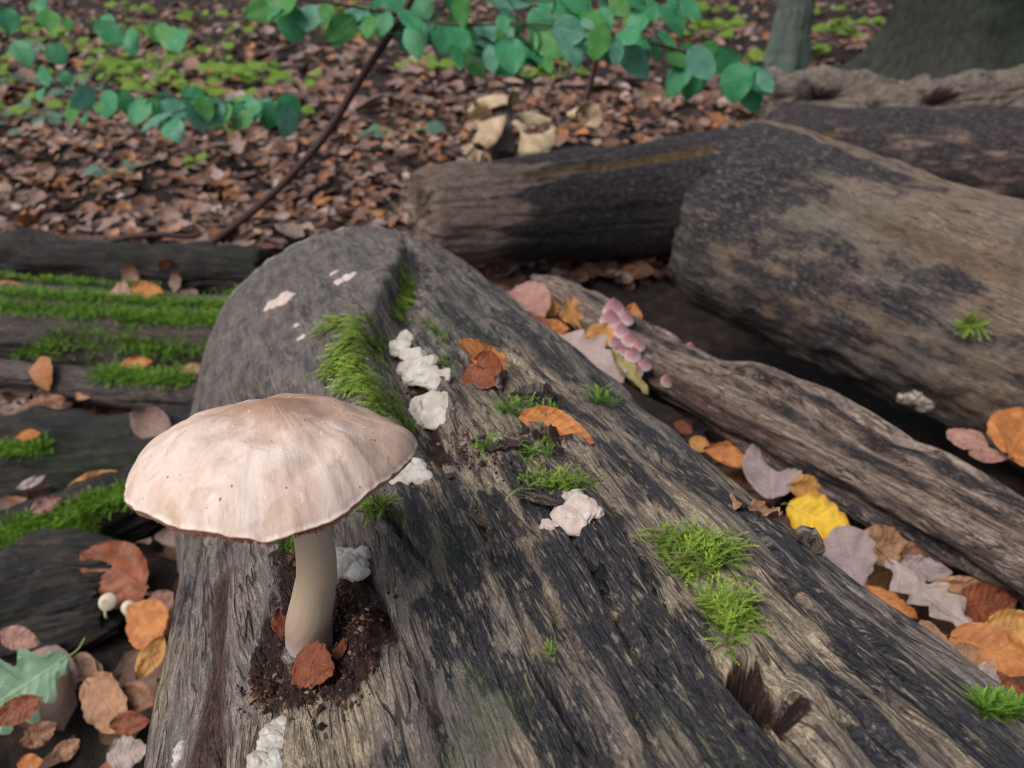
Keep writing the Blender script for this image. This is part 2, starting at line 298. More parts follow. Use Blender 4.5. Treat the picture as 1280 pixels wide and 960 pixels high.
# ------------------------------------------------------------------ logs
AXES = []                                             # (A, B, rA, rB) for keeping litter out of the timber
def log_mesh(name, A, B, rA, rB, nu, nv, mat, seed, disp=.006, grain=.0025, crackn=10, crackd=.006, th_dense=None, bulge=None, endj=.012, attrs_fn=None, rad_fn=None, uvals=None, endr=.03, endcap=True, grain_wave=(7, 70)):
    A = np.asarray(A, float); B = np.asarray(B, float); a, x, z = frame(B - A); L = np.linalg.norm(B - A); rm = .5 * (rA + rB)
    th = np.linspace(-math.pi, math.pi, nv, endpoint=False) if th_dense is None else th_dense
    u = np.linspace(0, L, nu) if uvals is None else uvals
    Uu, T = np.meshgrid(u, th, indexing='ij'); V = T * rm; ou = seed * 1.37
    r = rA + (rB - rA) * Uu / L
    if rad_fn is not None: r = r * rad_fn(Uu, T)
    h = disp * fbm2((Uu + ou) * 5, V * 7 + seed, seed, 4)
    gl = grain * (pn2((Uu + ou) * grain_wave[0], V * grain_wave[1], seed + 1) + .5 * pn2((Uu + ou) * grain_wave[0] * 2, V * grain_wave[1] * 2.6, seed + 2))
    h = h + gl
    R = np.random.default_rng(seed)
    for k in range(crackn):
        v0 = R.uniform(-2.4, 2.4) * rm; u0 = R.uniform(0, L); l = R.uniform(.04, .22); wd = R.uniform(.0012, .0028); dp = R.uniform(.4, 1) * crackd
        u1 = Uu[:, :1]; dv = np.abs(V - v0 - .006 * pn2((u1 + k) * 14, u1 * 0 + k, seed) - .0025 * pn2((u1 + k) * 60, u1 * 0 + k, seed + 4))
        h = h - dp * np.exp(-(dv / wd) ** 2) * sm(l, l * .6, np.abs(Uu - u0))
    at = {'grain': np.stack([Uu + ou, V + seed * .31, r * 0], -1)}
    if attrs_fn is not None: h, at = attrs_fn(Uu, T, V, r, h, at)
    t1 = T[:1]; jag = endj * (pn2(t1 * 3 + seed, t1 * 0 + 1, seed + 5) + .5 * pn2(t1 * 11 + seed, t1 * 0 + 4, seed + 6))
    e0 = sm(endr, 0, Uu); e1 = sm(endr, 0, L - Uu); ue = Uu + jag * e0 - jag * e1
    rr = (r + h) * (1 - .10 * e0 ** 2 - .10 * e1 ** 2)
    def ringpts(ue, rr): return A + ue[..., None] * a + rr[..., None] * (np.cos(T)[..., None] * z + np.sin(T)[..., None] * x)
    P = ringpts(ue, rr)
    ks = [.96, .88, .7, .45, .2, .02]
    def capr(row, sgn, sd):
        out = []; c = A + a * u[row]
        for k in ks:
            q = c + (P[row] - c) * k; dn = .010 * fbm2(np.cos(th) * k * 5 + sd, np.sin(th) * k * 5, sd, 3) + .012 * (1 - k) * .3
            q = q + (a * sgn) * dn[:, None] * (1 if k < .95 else .3); out.append(q)
        return np.array(out)
    rows = [capr(0, -1, seed + 8)[::-1], P, capr(nu - 1 if uvals is None else len(u) - 1, 1, seed + 9)] if endcap else [P]
    Q = np.concatenate(rows, 0); n0 = 6 if endcap else 0
    out = {}
    for k, v in at.items():
        f = v[:1]; l = v[-1:]; out[k] = np.concatenate([np.repeat(f, n0, 0), v, np.repeat(l, n0, 0)], 0)
        if k == 'grain' and endcap:
            kk = np.array(ks[::-1])[:, None]; out[k][:n0, :, 0] = ou + kk * .02; out[k][:n0, :, 1] = np.cos(th) * kk * rm; out[k][:n0, :, 2] = np.sin(th) * kk * rm
            kk = np.array(ks)[:, None]; out[k][-n0:, :, 0] = ou + kk * .02; out[k][-n0:, :, 1] = np.cos(th) * kk * rm; out[k][-n0:, :, 2] = np.sin(th) * kk * rm
    AXES.append((A, B, rA, rB))
    at = {k: v.reshape(-1, 3) if v.ndim == 3 else v.ravel() for k, v in out.items()}
    return mesh(name, Q.reshape(-1, 3), grid_faces(Q.shape[0], Q.shape[1], True)[:, ::-1], mat, at)

# --- the log with the mushroom: a tapering round timber lying away from the lens
ME, Mdir, MRF, MK = np.array([-.17478, .80221, .17904]), np.array([.35129, -1, .04782]), .17188, .05529
Ma, Mx, Mz = frame(Mdir); ML = 1.22; MRM = .195
def cone_hit(px, py):
    """where the ray through that point of the view meets the plain cone: (u, v) in metres along / round it, and the depth"""
    d = ray(px, py); t = np.linspace(.12, 1.3, 4000); X = C + t[:, None] * d - ME; u = X @ Ma
    q = X - u[:, None] * Ma; s = np.linalg.norm(q, axis=1) - (MRF + MK * u); ok = np.where((s < 0) & (u > 0) & (u < ML))[0]
    if len(ok) == 0: ok = [int(np.argmin(np.abs(s) + (u < 0) * 9))]
    i = ok[0]; return u[i], math.atan2(q[i] @ Mx, q[i] @ Mz) * MRM, t[i]
def pxseg(U_, V_, pts, su=1.0, sv=1.0):
    """distance in metres (scaled along u by su) to a polyline given by points of the view lying on the log"""
    P = [cone_hit(*p)[:2] for p in pts]; D = np.full(U_.shape, 9.0)
    if len(P) == 1: return np.hypot((U_ - P[0][0]) * su, (V_ - P[0][1]) * sv)
    for (u0, v0), (u1, v1) in zip(P[:-1], P[1:]):
        du, dv = (u1 - u0) * su, (v1 - v0) * sv; L = du * du + dv * dv + 1e-12; x, y = (U_ - u0) * su, (V_ - v0) * sv
        t = np.clip((x * du + y * dv) / L, 0, 1); D = np.minimum(D, np.hypot(x - t * du, y - t * dv))
    return D
def side_of(U_, V_, pts):
    """signed distance round the log from a line running along it (positive = towards the left of the view)"""
    P = sorted([cone_hit(*p)[:2] for p in pts]); return V_ - np.interp(U_, [p[0] for p in P], [p[1] for p in P])

RIDGE = [(512, 322), (500, 345), (488, 378), (472, 415), (468, 450), (478, 490), (498, 530), (520, 575)]
RIDGE_B = [(372, 690), (360, 740), (345, 800), (330, 860), (322, 958)]
STAINS = [((552, 590), (580, 640), .004), ((572, 680), (592, 790), .006), ((545, 740), (556, 800), .006), ((630, 690), (655, 720), .007), ((612, 620), (640, 665), .006),
 ((715, 640), (800, 790), .016), ((800, 790), (960, 958), .015), ((640, 840), (720, 958), .009), ((585, 800), (610, 850), .006), ((500, 620), (530, 680), .004),
 ((880, 770), (930, 850), .010), ((1010, 720), (1200, 900), .009), ((960, 760), (1120, 940), .007), ((880, 590), (1000, 690), .012), ((690, 690), (740, 780), .008), ((640, 580), (690, 640), .006),
 ((760, 560), (860, 640), .006), ((560, 380), (620, 430), .008), ((600, 350), (760, 470), .012), ((640, 400), (720, 470), .010), ((760, 480), (840, 560), .011), ((1080, 820), (1260, 950), .012), ((520, 760), (545, 830), .004), ((440, 900), (470, 958), .004), ((850, 870), (930, 958), .008), ((700, 500), (760, 540), .005), ((300, 700), (285, 800), .004)]
def main_attrs(U_, T, V, r, h, at):
    wv = V + .0030 * pn2(U_ * 14, V * 16, 41) + .0006 * pn2(U_ * 50, V * 50, 42)
    # broad fibrous ribs and flutes of weathered wood
    barkside = side_of(U_, V + .006 * pn2(U_ * 45, V * 0 + 3, 47), RIDGE)
    ufar = cone_hit(520, 575)[0]
    (ua_, va_, _), (ub_, vb_, _) = cone_hit(300, 500), cone_hit(500, 560); ul_ = np.interp(V, [min(va_, vb_), max(va_, vb_)], [ub_, ua_] if vb_ < va_ else [ua_, ub_]) + .02 * pn2(V * 30, U_ * 12, 48)
    bark = sm(-.002, .004, barkside) * sm(ufar + .03, ufar - .01, U_) * sm(.02, -.02, U_ - ul_)
    woodk = 1 - bark
    rib = np.abs(pn2(U_ * 5, wv * 38, 51)); rib2 = np.abs(pn2(U_ * 7, wv * 95, 52)); rib3 = pn2(U_ * 11, wv * 230, 53)
    h = h + woodk * (.0060 * (rib - .3) + .0042 * (rib2 - .3) + .0012 * rib3)
    # long drying cracks that follow the grain
    R = np.random.default_rng(21); crack = np.zeros_like(h); u1_ = U_[:, :1]
    lines = [((800, 700), (1010, 940)), ((700, 640), (840, 860)), ((640, 790), (740, 958)), ((800, 600), (870, 690)), ((560, 520), (620, 640)), ((470, 640), (520, 720)), ((930, 690), (1180, 930)), ((480, 780), (560, 940)),
             ((1000, 700), (1130, 830)), ((620, 440), (720, 520)), ((700, 470), (880, 600)), ((430, 700), (470, 800)), ((850, 760), (940, 850)), ((330, 720), (345, 800)), ((540, 400), (600, 480)), ((660, 700), (700, 800)), ((1020, 850), (1120, 955)), ((500, 860), (530, 950)), ((760, 830), (830, 955))]
    for k in range(34):
        x0 = R.uniform(440, 1150); y0 = R.uniform(560, 900)
        g0 = np.array([446 + 0, 150.0]); d = np.array([x0, y0]) - g0; d /= np.linalg.norm(d); l = R.uniform(50, 150); lines.append(((x0, y0), (x0 + d[0] * l, y0 + d[1] * l)))
    for k, (p, q) in enumerate(lines):
        (u0, v0, _), (u1, v1, _) = cone_hit(*p), cone_hit(*q); lo, hi = min(u0, u1), max(u0, u1); t = np.clip((U_ - u0) / (u1 - u0 + 1e-9), -.2, 1.2)
        dv = np.abs(V - (v0 + (v1 - v0) * t) - .004 * pn2(u1_ * 16 + k * 3, u1_ * 0 + k, 61) - 0.0005 * pn2(u1_ * 60 + k * 3, u1_ * 0 + k, 62))
        big = 1.0 if k < 19 else .55
        m = np.exp(-(dv / (.0010 * big + .0006)) ** 2) * sm(lo - .004, lo + .02, U_) * sm(hi + .004, hi - .02, U_) * (.7 + .3 * sm(-.3, .3, pn2(u1_ * 60, u1_ * 0 + k * 5, 63)))
        crack = np.maximum(crack, m * big)
    h = h - .0095 * crack * woodk
    # the bark plate on the far left stands proud; its broken lip overhangs a hollow to its right
    h = h + bark * (.0015 + .0065 * sm(.02, .12, U_) + .0014 * fbm2(U_ * 30, V * 30, 71, 4))
    hol = np.exp(-((barkside + .012) / .012) ** 2) * sm(ufar + .05, ufar - .02, U_) * sm(.02, .08, U_); h = h - .011 * hol
    ss = np.exp(-((barkside - .006) / .012) ** 2) * sm(.05, .12, U_) * sm(ufar + .02, ufar - .03, U_); h = h + .008 * ss
    # pale rib left of the mushroom and the crumbly hollow it grows from
    rb = side_of(U_, V + .003 * pn2(U_ * 40, V * 0, 81), RIDGE_B); ub = cone_hit(372, 680)[0]; nearb = sm(ub - .06, ub + .01, U_)
    h = h + nearb * (.010 * np.exp(-((rb - .010) / .011) ** 2) - .006 * np.exp(-((rb - .033) / .006) ** 2) + .003 * np.exp(-((rb - .052) / .008) ** 2))
    pit = np.exp(-(pxseg(U_, V, [(388, 800), (400, 770), (420, 760)]) / .017) ** 2); h = h - .008 * pit
    dirt_shade = np.maximum.reduce([1.1 * np.exp(-(pxseg(U_, V, [(405, 755), (405, 800), (392, 838), (420, 850)]) / .0125) ** 2), .95 * np.exp(-(pxseg(U_, V, [(440, 770), (450, 800)]) / .010) ** 2),
        .9 * np.exp(-(pxseg(U_, V, [(355, 770), (320, 850), (330, 880), (360, 880)]) / .008) ** 2), .85 * np.exp(-(pxseg(U_, V, [(355, 700), (362, 740)]) / .008) ** 2),
        1.7 * np.exp(-(pxseg(U_, V, [(942, 838), (978, 866), (988, 876)]) / .0058) ** 2), .8 * np.exp(-(pxseg(U_, V, [(515, 440), (530, 510), (545, 570)]) / .006) ** 2),  # first term paints the knot hole's shade with the soil colour
        .7 * np.exp(-(pxseg(U_, V, [(640, 545), (700, 560), (690, 500)]) / .008) ** 2), .75 * np.exp(-(pxseg(U_, V, [(470, 640), (490, 660)]) / .006) ** 2)])
    h = h + dirt_shade * (.0028 * fbm2(U_ * 170, V * 170, 91, 3))
    # knot hole with a groove running on from it
    kh = np.exp(-(pxseg(U_, V, [(942, 838), (978, 866)], 1, 1) / .0054) ** 4); h = h - .022 * kh
    lip = np.exp(-(pxseg(U_, V, [(930, 800), (940, 815)]) / .006) ** 2) + np.exp(-(pxseg(U_, V, [(1008, 860), (1050, 950)]) / .0065) ** 2); h = h + .0055 * lip
    gr = np.exp(-(pxseg(U_, V, [(985, 875), (1000, 910), (1040, 958)]) / .0035) ** 2); h = h - .008 * gr
    # raised slivers
    for p, q, w in [((590, 625), (612, 665), .0022), ((640, 560), (690, 548), .003), ((640, 500), (690, 500), .0025), ((650, 620), (704, 630), .003), ((545, 470), (600, 560), .003), ((575, 560), (625, 640), .0028)]:
        h = h + .0045 * np.exp(-(pxseg(U_, V, [p, q]) / w) ** 2)
    st = np.zeros_like(h)
    for p, q, w in STAINS: st = np.maximum(st, sm(w * 1.5, w * .2, pxseg(U_, wv, [p, q])))
    bald = np.maximum.reduce([sm(.03, .008, pxseg(U_, V, [(330, 690), (320, 958)])), sm(.018, .004, pxseg(U_, V, [(440, 780), (460, 900)])), sm(.016, .005, pxseg(U_, V, [(1008, 860), (1050, 955)])), sm(.014, .004, pxseg(U_, V, [(930, 790), (950, 830)])), .6 * sm(.02, .005, pxseg(U_, V, [(850, 640), (1010, 800)]))])
    lf = side_of(U_, V, [(262, 690), (235, 958), (275, 560)]); rot = .85 * np.exp(-((lf + .003 * pn2(U_ * 20, V * 30, 77)) / .012) ** 2) * sm(ub - .08, ub - .02, U_)
    edge = sm(.012, .02, lf) * sm(ub - .1, ub, U_)
    at['stain'] = .34 * st - .55 * bald - .25 * nearb * sm(.0, .02, rb) ; at['bark'] = bark; at['lich'] = 1.0 * sm(.04, .004, U_ + .008 * pn2(V * 40, U_ * 40, 49)) + 0 * h; at['far'] = sm(.50, .30, U_) + 0 * h; h = h - .005 * rot; at['dirt_shade'] = dirt_shade; at['rot'] = rot
    at['alg'] = np.maximum.reduce([.55 * np.exp(-(pxseg(U_, V, [(585, 860), (610, 900), (570, 930)]) / .018) ** 2), .55 * np.exp(-(pxseg(U_, V, [(480, 640), (560, 700)]) / .012) ** 2), .5 * np.exp(-(pxseg(U_, V, [(540, 400), (580, 350), (640, 540)]) / .016) ** 2), .4 * np.exp(-(pxseg(U_, V, [(820, 880), (900, 940)]) / .02) ** 2), .45 * np.exp(-(pxseg(U_, V, [(320, 860), (330, 900)]) / .007) ** 2)])
    return h, at
def main_thetas():
    lo, hi = math.radians(-112), math.radians(104); a = np.linspace(lo, hi, 940); b = np.linspace(hi, lo + 2 * math.pi, 52)[1:-1]; return np.concatenate([a, b])
def main_us(): return np.concatenate([np.linspace(0, .42, 270, endpoint=False), np.linspace(.42, .93, 570, endpoint=False), np.linspace(.93, ML, 24)])
me = log_mesh('fallen_log', ME, ME + Ma * ML, MRF, MRF + MK * ML, 0, 0, M_MAIN, 1, disp=.0042, grain=.0010, crackn=0, th_dense=main_thetas(), uvals=main_us(), attrs_fn=main_attrs, endr=.022, endj=.008)
MAIN = obj('fallen_log', me, None, 'thick weathered grey log carrying the big pale mushroom, running from the foreground into the pile', 'log')
bpy.context.view_layer.update()
def hit(px, py, ob=None, snap=False):
    """surface point and normal on a built log, seen along that ray"""
    ob = ob or MAIN; ok, p, n, i = ob.ray_cast(Vector(C), Vector(ray(px, py)).normalized())
    if not ok and snap:
        for k in range(1, 40):
            ok, p, n, i = ob.ray_cast(Vector(C), Vector(ray(px - 3 * k, py + 2 * k)).normalized())
            if ok: break
    if not ok: raise RuntimeError('no surface at %s' % ((px, py),))
    return np.array(p), np.array(n)

def simple_log(name, label, pA, dA, pB, dB, rA, rB, mat, seed, nu=260, nv=200, ext=0.0, **kw):
    A, B = W(*pA, dA), W(*pB, dB); B = B + (B - A) * ext
    return obj(name, log_mesh(name, A, B, rA, rB, nu, nv, mat, seed, **kw), None, label, 'log')
def big_attrs(U_, T, V, r, h, at):
    w1 = pn2(U_ * 5, V * 0, 3); band = np.exp(-((V - .105 - .018 * w1) / .035) ** 2) * sm(.10, .24, U_)
    h = h + .006 * (np.abs(pn2(U_ * 7, V * 30, 12)) - .3) * (.35 + band) - .007 * band * np.abs(pn2(U_ * 24, V * 70, 13)) + .004 * fbm2(U_ * 16, V * 22, 14, 3)
    at['rot'] = .55 * band
    at['stain'] = .50 * np.exp(-(((U_ - .05) / .075) ** 2 + ((V - .09) / .085) ** 2) ** 2) + .45 * np.exp(-(((U_ - .16) / .09) ** 2 + ((V - .035) / .022) ** 2)) + .3 * np.exp(-(((U_ - .33) / .06) ** 2 + ((V - .15) / .02) ** 2)) + .16 * sm(.13, .20, V) - .12 * sm(.2, .4, U_)
    return h, at
BIG = simple_log('round_log', 'large smooth round log with dark blotches on the right of the pile', (893, 262), 1.15, (1280, 422), .97, .142, .146, M_BIG, 3, 280, 220, ext=1.0, disp=.005, grain=.0012, crackn=14, crackd=.004, endr=.05, endj=.01, attrs_fn=big_attrs)
def back_attrs(U_, T, V, r, h, at):
    at['rot'] = .9 * np.exp(-((V - .065 + .02 * (U_ - .3) + .010 * pn2(U_ * 7, V * 0, 5)) / .013) ** 2) * sm(.12, .25, U_); h = h + .012 * np.abs(pn2(U_ * 30, V * 40, 8)) * at['rot'] - .010 * at['rot']
    at['stain'] = .22 * sm(.15, .4, U_) - .40 * sm(.24, .06, U_) + .40 * np.exp(-((V - .13 + .05 * U_) / .022) ** 2) * sm(.12, .2, U_) + .35 * sm(.035, .01, V - .0) * sm(.05, .2, U_) + .3 * sm(.15, .2, V); return h, at
BACKL = simple_log('charred_log', 'dark blackened log lying across the pile behind the round log', (524, 274), 1.45, (930, 240), 1.72, .088, .150, M_BACK, 5, 320, 170, ext=.25, disp=.007, grain=.002, crackn=18, crackd=.008, endr=.02, endj=.018, attrs_fn=back_attrs)
def dark_attrs(U_, T, V, r, h, at): at['stain'] = .26 * sm(.09, .02, V) + .12 + 0 * h; return h, at
BACKR = simple_log('dark_log', 'dark brown log behind the round log at the right edge', (960, 190), 1.86, (1300, 205), 1.66, .10, .11, M_BACK, 25, 160, 100, ext=.5, disp=.010, grain=.002, crackn=8, endr=.03, attrs_fn=dark_attrs)
def split_attrs(U_, T, V, r, h, at):
    h = h * 1.0 + .013 * (np.abs(pn2(U_ * 5, V * 38 + 2, 14)) - .3) + .006 * (np.abs(pn2(U_ * 9, V * 120, 15)) - .3)
    h = h - .012 * np.exp(-((V - .018 - .006 * pn2(U_ * 7, V * 0, 6)) / .0035) ** 2) * sm(.10, .22, U_)
    at['rot'] = .5 * sm(.02, .06, V) * sm(.6, .3, U_); at['stain'] = .32 * np.exp(-((V - .004 - .006 * pn2(U_ * 5, V * 0, 9)) / .009) ** 2) + .25 * np.exp(-((V - .034) / .006) ** 2) * sm(.2, .4, U_) + .22 * sm(.045, .07, V) - .12; return h, at
def split_rad(U_, T): return (1 - .30 * np.abs(np.sin(T)) ** 2 * 0 - .25 * np.cos(T + .5) ** 2) * (1 + .22 * pn2(U_ * 8, T * .8, 16) + .10 * pn2(U_ * 25, T * 2.5, 17))
SPLIT = simple_log('decayed_branch', 'narrow split decayed branch between the mushroom log and the round log', (672, 372), .92, (1290, 696), .575, .036, .060, M_SPLIT, 7, 620, 220, ext=.25, disp=.011, grain=.0016, crackn=16, crackd=.007, attrs_fn=split_attrs, rad_fn=split_rad, endr=.03, endj=.012)
MOSSA = simple_log('mossy_log', 'horizontal log topped with bright green moss left of the mushroom log', (-380, 388), 1.27, (345, 432), 1.22, .082, .080, M_MOSSLOG, 11, 150, 130, disp=.010, grain=.003, crackn=6)
MOSSB = simple_log('thin_mossy_branch', 'thin branch with a moss cushion just below the mossy log', (60, 478), 1.10, (330, 496), 1.08, .026, .030, M_MOSSLOG, 13, 140, 90, disp=.005, grain=.002, crackn=3)
MOSSP = simple_log('lower_edge_branch', 'pale stripped branch under the left mossy log', (-60, 455), 1.14, (130, 482), 1.12, .018, .016, M_POST, 14, 100, 60, disp=.003, crackn=2)
DARKB = simple_log('dark_low_log', 'dark wet log low on the ground left of the mushroom cap', (-330, 606), 1.02, (320, 560), .98, .055, .06, M_DARKLOG, 15, 130, 100, disp=.022, grain=.004, crackn=6)
MOSSD = simple_log('leaning_mossy_branch', 'slanting branch with dark green moss behind the mushroom cap', (-90, 742), .86, (260, 590), .93, .050, .045, M_DARKLOG, 17, 130, 100, disp=.020, grain=.004, crackn=5)
ROTC = simple_log('rotten_log', 'rotten brown log fragment above the green oak leaf', (-110, 800), .80, (150, 735), .80, .062, .05, M_DARKLOG, 19, 180, 150, disp=.026, grain=.006, crackn=8)
DARKC = simple_log('far_dark_log', 'dark log in the leaf litter behind the left mossy log', (-420, 310), 1.72, (330, 338), 1.52, .048, .045, M_DARKLOG, 21, 120, 80, disp=.022, grain=.004, crackn=5)
def gn_attrs(U_, T, V, r, h, at):
    h = h + .02 * (np.abs(pn2(U_ * 6, V * 14, 31)) - .3) + .008 * np.abs(pn2(U_ * 14, V * 40, 32)); at['dirt_shade'] = 1.2 * np.exp(-(((U_ - .17) / .05) ** 2 + ((V - .06) / .04) ** 2)); h = h - .06 * at['dirt_shade']; return h, at  # dug hole, its shade painted in with the soil colour
GN1 = simple_log('gnarled_stump', 'gnarled hollow grey wood lump below the green tree trunk', (962, 128), 2.35, (1150, 122), 2.45, .075, .060, M_GNARL, 23, 200, 160, disp=.038, grain=.004, crackn=8, attrs_fn=gn_attrs, endr=.07, endj=.03)
GN2 = simple_log('gnarled_root_log', 'gnarled grey log at the upper right edge below the big trunk', (1090, 142), 2.2, (1300, 116), 2.2, .05, .088, M_GNARL, 24, 220, 160, ext=.6, disp=.036, grain=.005, crackn=8, attrs_fn=gn_attrs, endr=.07, endj=.03)
bpy.context.view_layer.update()

# ------------------------------------------------------------------ trees
def tree(label, px, py, d, r, mat, seed, ht):
    b = W(px, py, d); k = (C[2] - gh(b[0], b[1])) ; b = np.array([b[0], b[1], float(gh(b[0], b[1])) - .05])
    root = thing('tree', label, 'tree', b)
    def rf(U_, T): return 1 + .9 * np.exp(-U_ / .16) * (1 + .35 * np.cos(T * 5 + seed)) + .05 * np.cos(T * 3 + U_ * 2)
    ln = np.array([.03 * ht, .02 * ht, ht])
    m = log_mesh('trunk', b, b + ln, r, r * .45, 200, 120, mat, seed, disp=.012, grain=.004, crackn=10, rad_fn=rf, uvals=np.concatenate([np.linspace(0, 1.2, 120), np.linspace(1.25, np.linalg.norm(ln), 60)]), grain_wave=(4, 40)); AXES.pop()
    tr = child('trunk', m, root); R = np.random.default_rng(seed)
    P = []
    for i in range(7):
        t = R.uniform(.55, .95); s = b + ln * t; a = R.uniform(0, 6.28); l = R.uniform(.8, 1.6); e = s + np.array([math.cos(a) * l, math.sin(a) * l, R.uniform(.3, .9)])
        pts = spline([s, (s + e) / 2 + [0, 0, .1], e], 8); lm = tube_mesh('limb', pts, np.linspace(r * .28, .01, len(pts)), mat, 7, {'grain': np.zeros((len(pts) * 7 + 2, 3))}); child('limb', lm, root); P.append(pts)
    Cn = np.vstack(P + [b + ln * np.linspace(.6, 1, 12)[:, None]]); n = 2600; c = Cn[R.integers(0, len(Cn), n)] + R.normal(size=(n, 3)) * [.35, .35, .25]
    V, F = leaf_cloud(c, R, .07); child('crown', mesh('crown', V, F, M_YGREEN, {'lu': np.zeros((len(V), 3))}), root, kind='stuff')
def leaf_cloud(c, R, s):
    n = len(c); a = nrm(R.normal(size=(n, 3))); b = nrm(np.cross(a, R.normal(size=(n, 3)))); k = R.uniform(.6, 1.3, (n, 1)) * s
    V = np.stack([c - a * k * .5, c + b * k * .3, c + a * k * .5, c - b * k * .3], 1).reshape(-1, 3); return V, np.arange(n * 4).reshape(n, 4)
tree('slim grey-green tree trunk rising behind the gnarled wood', 980, 82, 4.2, .085, M_TREE2, 33, 5.5)
tree('massive dark tree trunk at the upper right corner', 1180, 88, 4.0, .30, M_TREE, 34, 6.5)

# ------------------------------------------------------------------ leaves
def outline(kind, t):
    t = np.asarray(t, float)
    if kind == 'beech': return .34 * np.sin(math.pi * np.clip(t, 0, 1) ** .85) ** .75 + .004 * np.sin(t * 60)
    if kind == 'round': return .44 * np.sin(math.pi * np.clip(t, 0, 1) ** .8) ** .6
    if kind == 'oak': return .25 * np.sin(math.pi * np.clip(t, 0, 1) ** 1.15) ** .55 * (1 + .30 * np.cos(2 * math.pi * (t * 4.2 - .15)) + .05 * np.sin(t * 40))
    if kind == 'tooth': return .40 * np.sin(math.pi * np.clip(t, 0, 1) ** .75) ** .7 * (1 + .22 * np.abs(((t * 5) % 1) - .5) * 2 - .1)
    if kind == 'narrow': return .17 * np.sin(math.pi * np.clip(t, 0, 1) ** .9) ** .8
def leaf_verts(kind, nt, ns, L, wk=1.0, bend=0.3, fold=0.2, curl=0.0, wave=.05, seed=0, droop=0.0):
    """blade: length L along +Y, face +Z; bend = arc along the length (rad), curl = arc across, fold = V along the midrib"""
    t = np.linspace(0, 1, nt); s = np.linspace(-1, 1, ns); w = outline(kind, np.clip(t, .012, .988)) * wk; w[-1] *= .3
    T, S = np.meshgrid(t, s, indexing='ij'); Wd = w[:, None] * S
    if kind == 'oak': Wd = Wd * (1 + .18 * pn2(T * 6 + seed, np.sign(S) * 3, seed))
    cz = np.abs(Wd) * fold; cx = Wd
    if abs(curl) > 1e-3: k = curl / .35; cx = np.sin(Wd * k) / k; cz = cz + (1 - np.cos(Wd * k)) / k
    cz = cz + wave * (pn2(T * 3 + seed * 1.7, S * 1.3 + seed, seed) + .5 * pn2(T * 9 + seed, S * 3, seed + 1)) * (.25 + np.abs(S) * .75) + .14 * wave * np.abs(S) * np.sin((T * 9 - np.abs(S) * 1.7) * 2 * math.pi)
    if abs(bend) > 1e-3:
        ang = (T - .5) * bend; rr = 1 / bend; y = np.sin(ang) * (rr - cz); z = rr - np.cos(ang) * (rr - cz); y = y + .5
    else: y, z = T, cz
    return np.stack([cx, y, z], -1).reshape(-1, 3) * L, np.stack([S, T, S * 0 + (seed % 50) * .37], -1).reshape(-1, 3)
def orient(V, base, tip, normal):
    Y = nrm(np.asarray(tip, float) - base); Z = np.asarray(normal, float); Z = nrm(Z - (Z @ Y) * Y); X = np.cross(Y, Z); return np.asarray(base, float) + V[:, :1] * X + V[:, 1:2] * Y + V[:, 2:3] * Z, X, Y, Z
leafseed = [100]
def fallen(label, mat, kind, p0, p1, d0, d1, wk=1.0, up=(0, -.45, .9), bend=.4, fold=.15, curl=0.0, wave=.085, stalk=.18, name='fallen_leaf', lift=0.0, group=None, smat=None, nt=30, ns=15):
    leafseed[0] += 1; sd = leafseed[0]
    b, t = W(*p0, d0), W(*p1, d1); b = b + [0, 0, lift]; t = t + [0, 0, lift]; L = np.linalg.norm(t - b); V, lu = leaf_verts(kind, nt, ns, L, wk, bend, fold, curl, wave, sd)
    V, X, Y, Z = orient(V, b, t, up); root = thing(name, label, 'leaf', b, group)
    child('blade', mesh('blade', V, grid_faces(nt, ns), LM[mat], {'lu': lu}), root)
    if stalk:
        q = V.reshape(nt, ns, 3)[0, ns // 2]; pts = spline([q + Y * .08 * L, q, q - Y * stalk * L * .5 + Z * .02 * L, q - Y * stalk * L + Z * .07 * L + X * .05 * L], 6)
        child('stalk', tube_mesh('stalk', pts, np.linspace(.006 * L, .010 * L, len(pts)), smat or M_STALK, 6), root)
    return root
def on_log(label, mat, kind, p0, p1, wk=1.0, lift=.003, ob=None, d_extra=0.0, **kw):
    """leaf whose two ends rest on a log's surface"""
    a, n = hit(*p0, ob); b, n2 = hit(*p1, ob); da = (a - C) @ Fv; db = (b - C) @ Fv; up = kw.pop('up', tuple(nrm(n + n2) + [0, -.2, .3]))
    return fallen(label, mat, kind, p0, p1, da - lift, db - lift, wk, up, **kw)

# on the mushroom log
on_log('orange leaf lying flat across the middle of the mushroom log', 'orange', 'beech', (646, 520), (741, 553), .62, bend=-.35, fold=.25, stalk=0, lift=.006, wave=.04, up=(-.25, -.62, .75))
on_log('dark brown curled leaf on the mushroom log beside the white fungus', 'rust', 'round', (590, 462), (632, 478), .95, bend=.9, curl=.5, lift=.010, stalk=0, up=(.1, -.75, .6))
on_log('small orange leaf tip standing behind the dark curled leaf', 'orange', 'beech', (598, 462), (612, 436), 1.5, bend=.4, lift=.012, stalk=.0, up=(0, -.9, .4))
on_log('rust red leaf fragment in the crumbly wood below the mushroom stem', 'rust', 'tooth', (371, 828), (421, 838), .95, bend=.5, fold=.15, stalk=0, lift=.009, up=(.0, -.55, .85))
on_log('small rust splinter of leaf standing right of the stem base', 'rust', 'narrow', (421, 826), (431, 798), 1.9, bend=.3, stalk=0, lift=.007, up=(-.3, -.8, .4))
on_log('narrow rust leaf scrap tucked against the left of the stem base', 'rust', 'narrow', (352, 800), (349, 762), 1.3, bend=.3, stalk=0, lift=.006, up=(.4, -.8, .4))
on_log('tiny orange leaf flake on the right flank of the mushroom log', 'tan', 'narrow', (927, 638), (955, 637), 1.3, bend=.2, stalk=0, lift=.004)

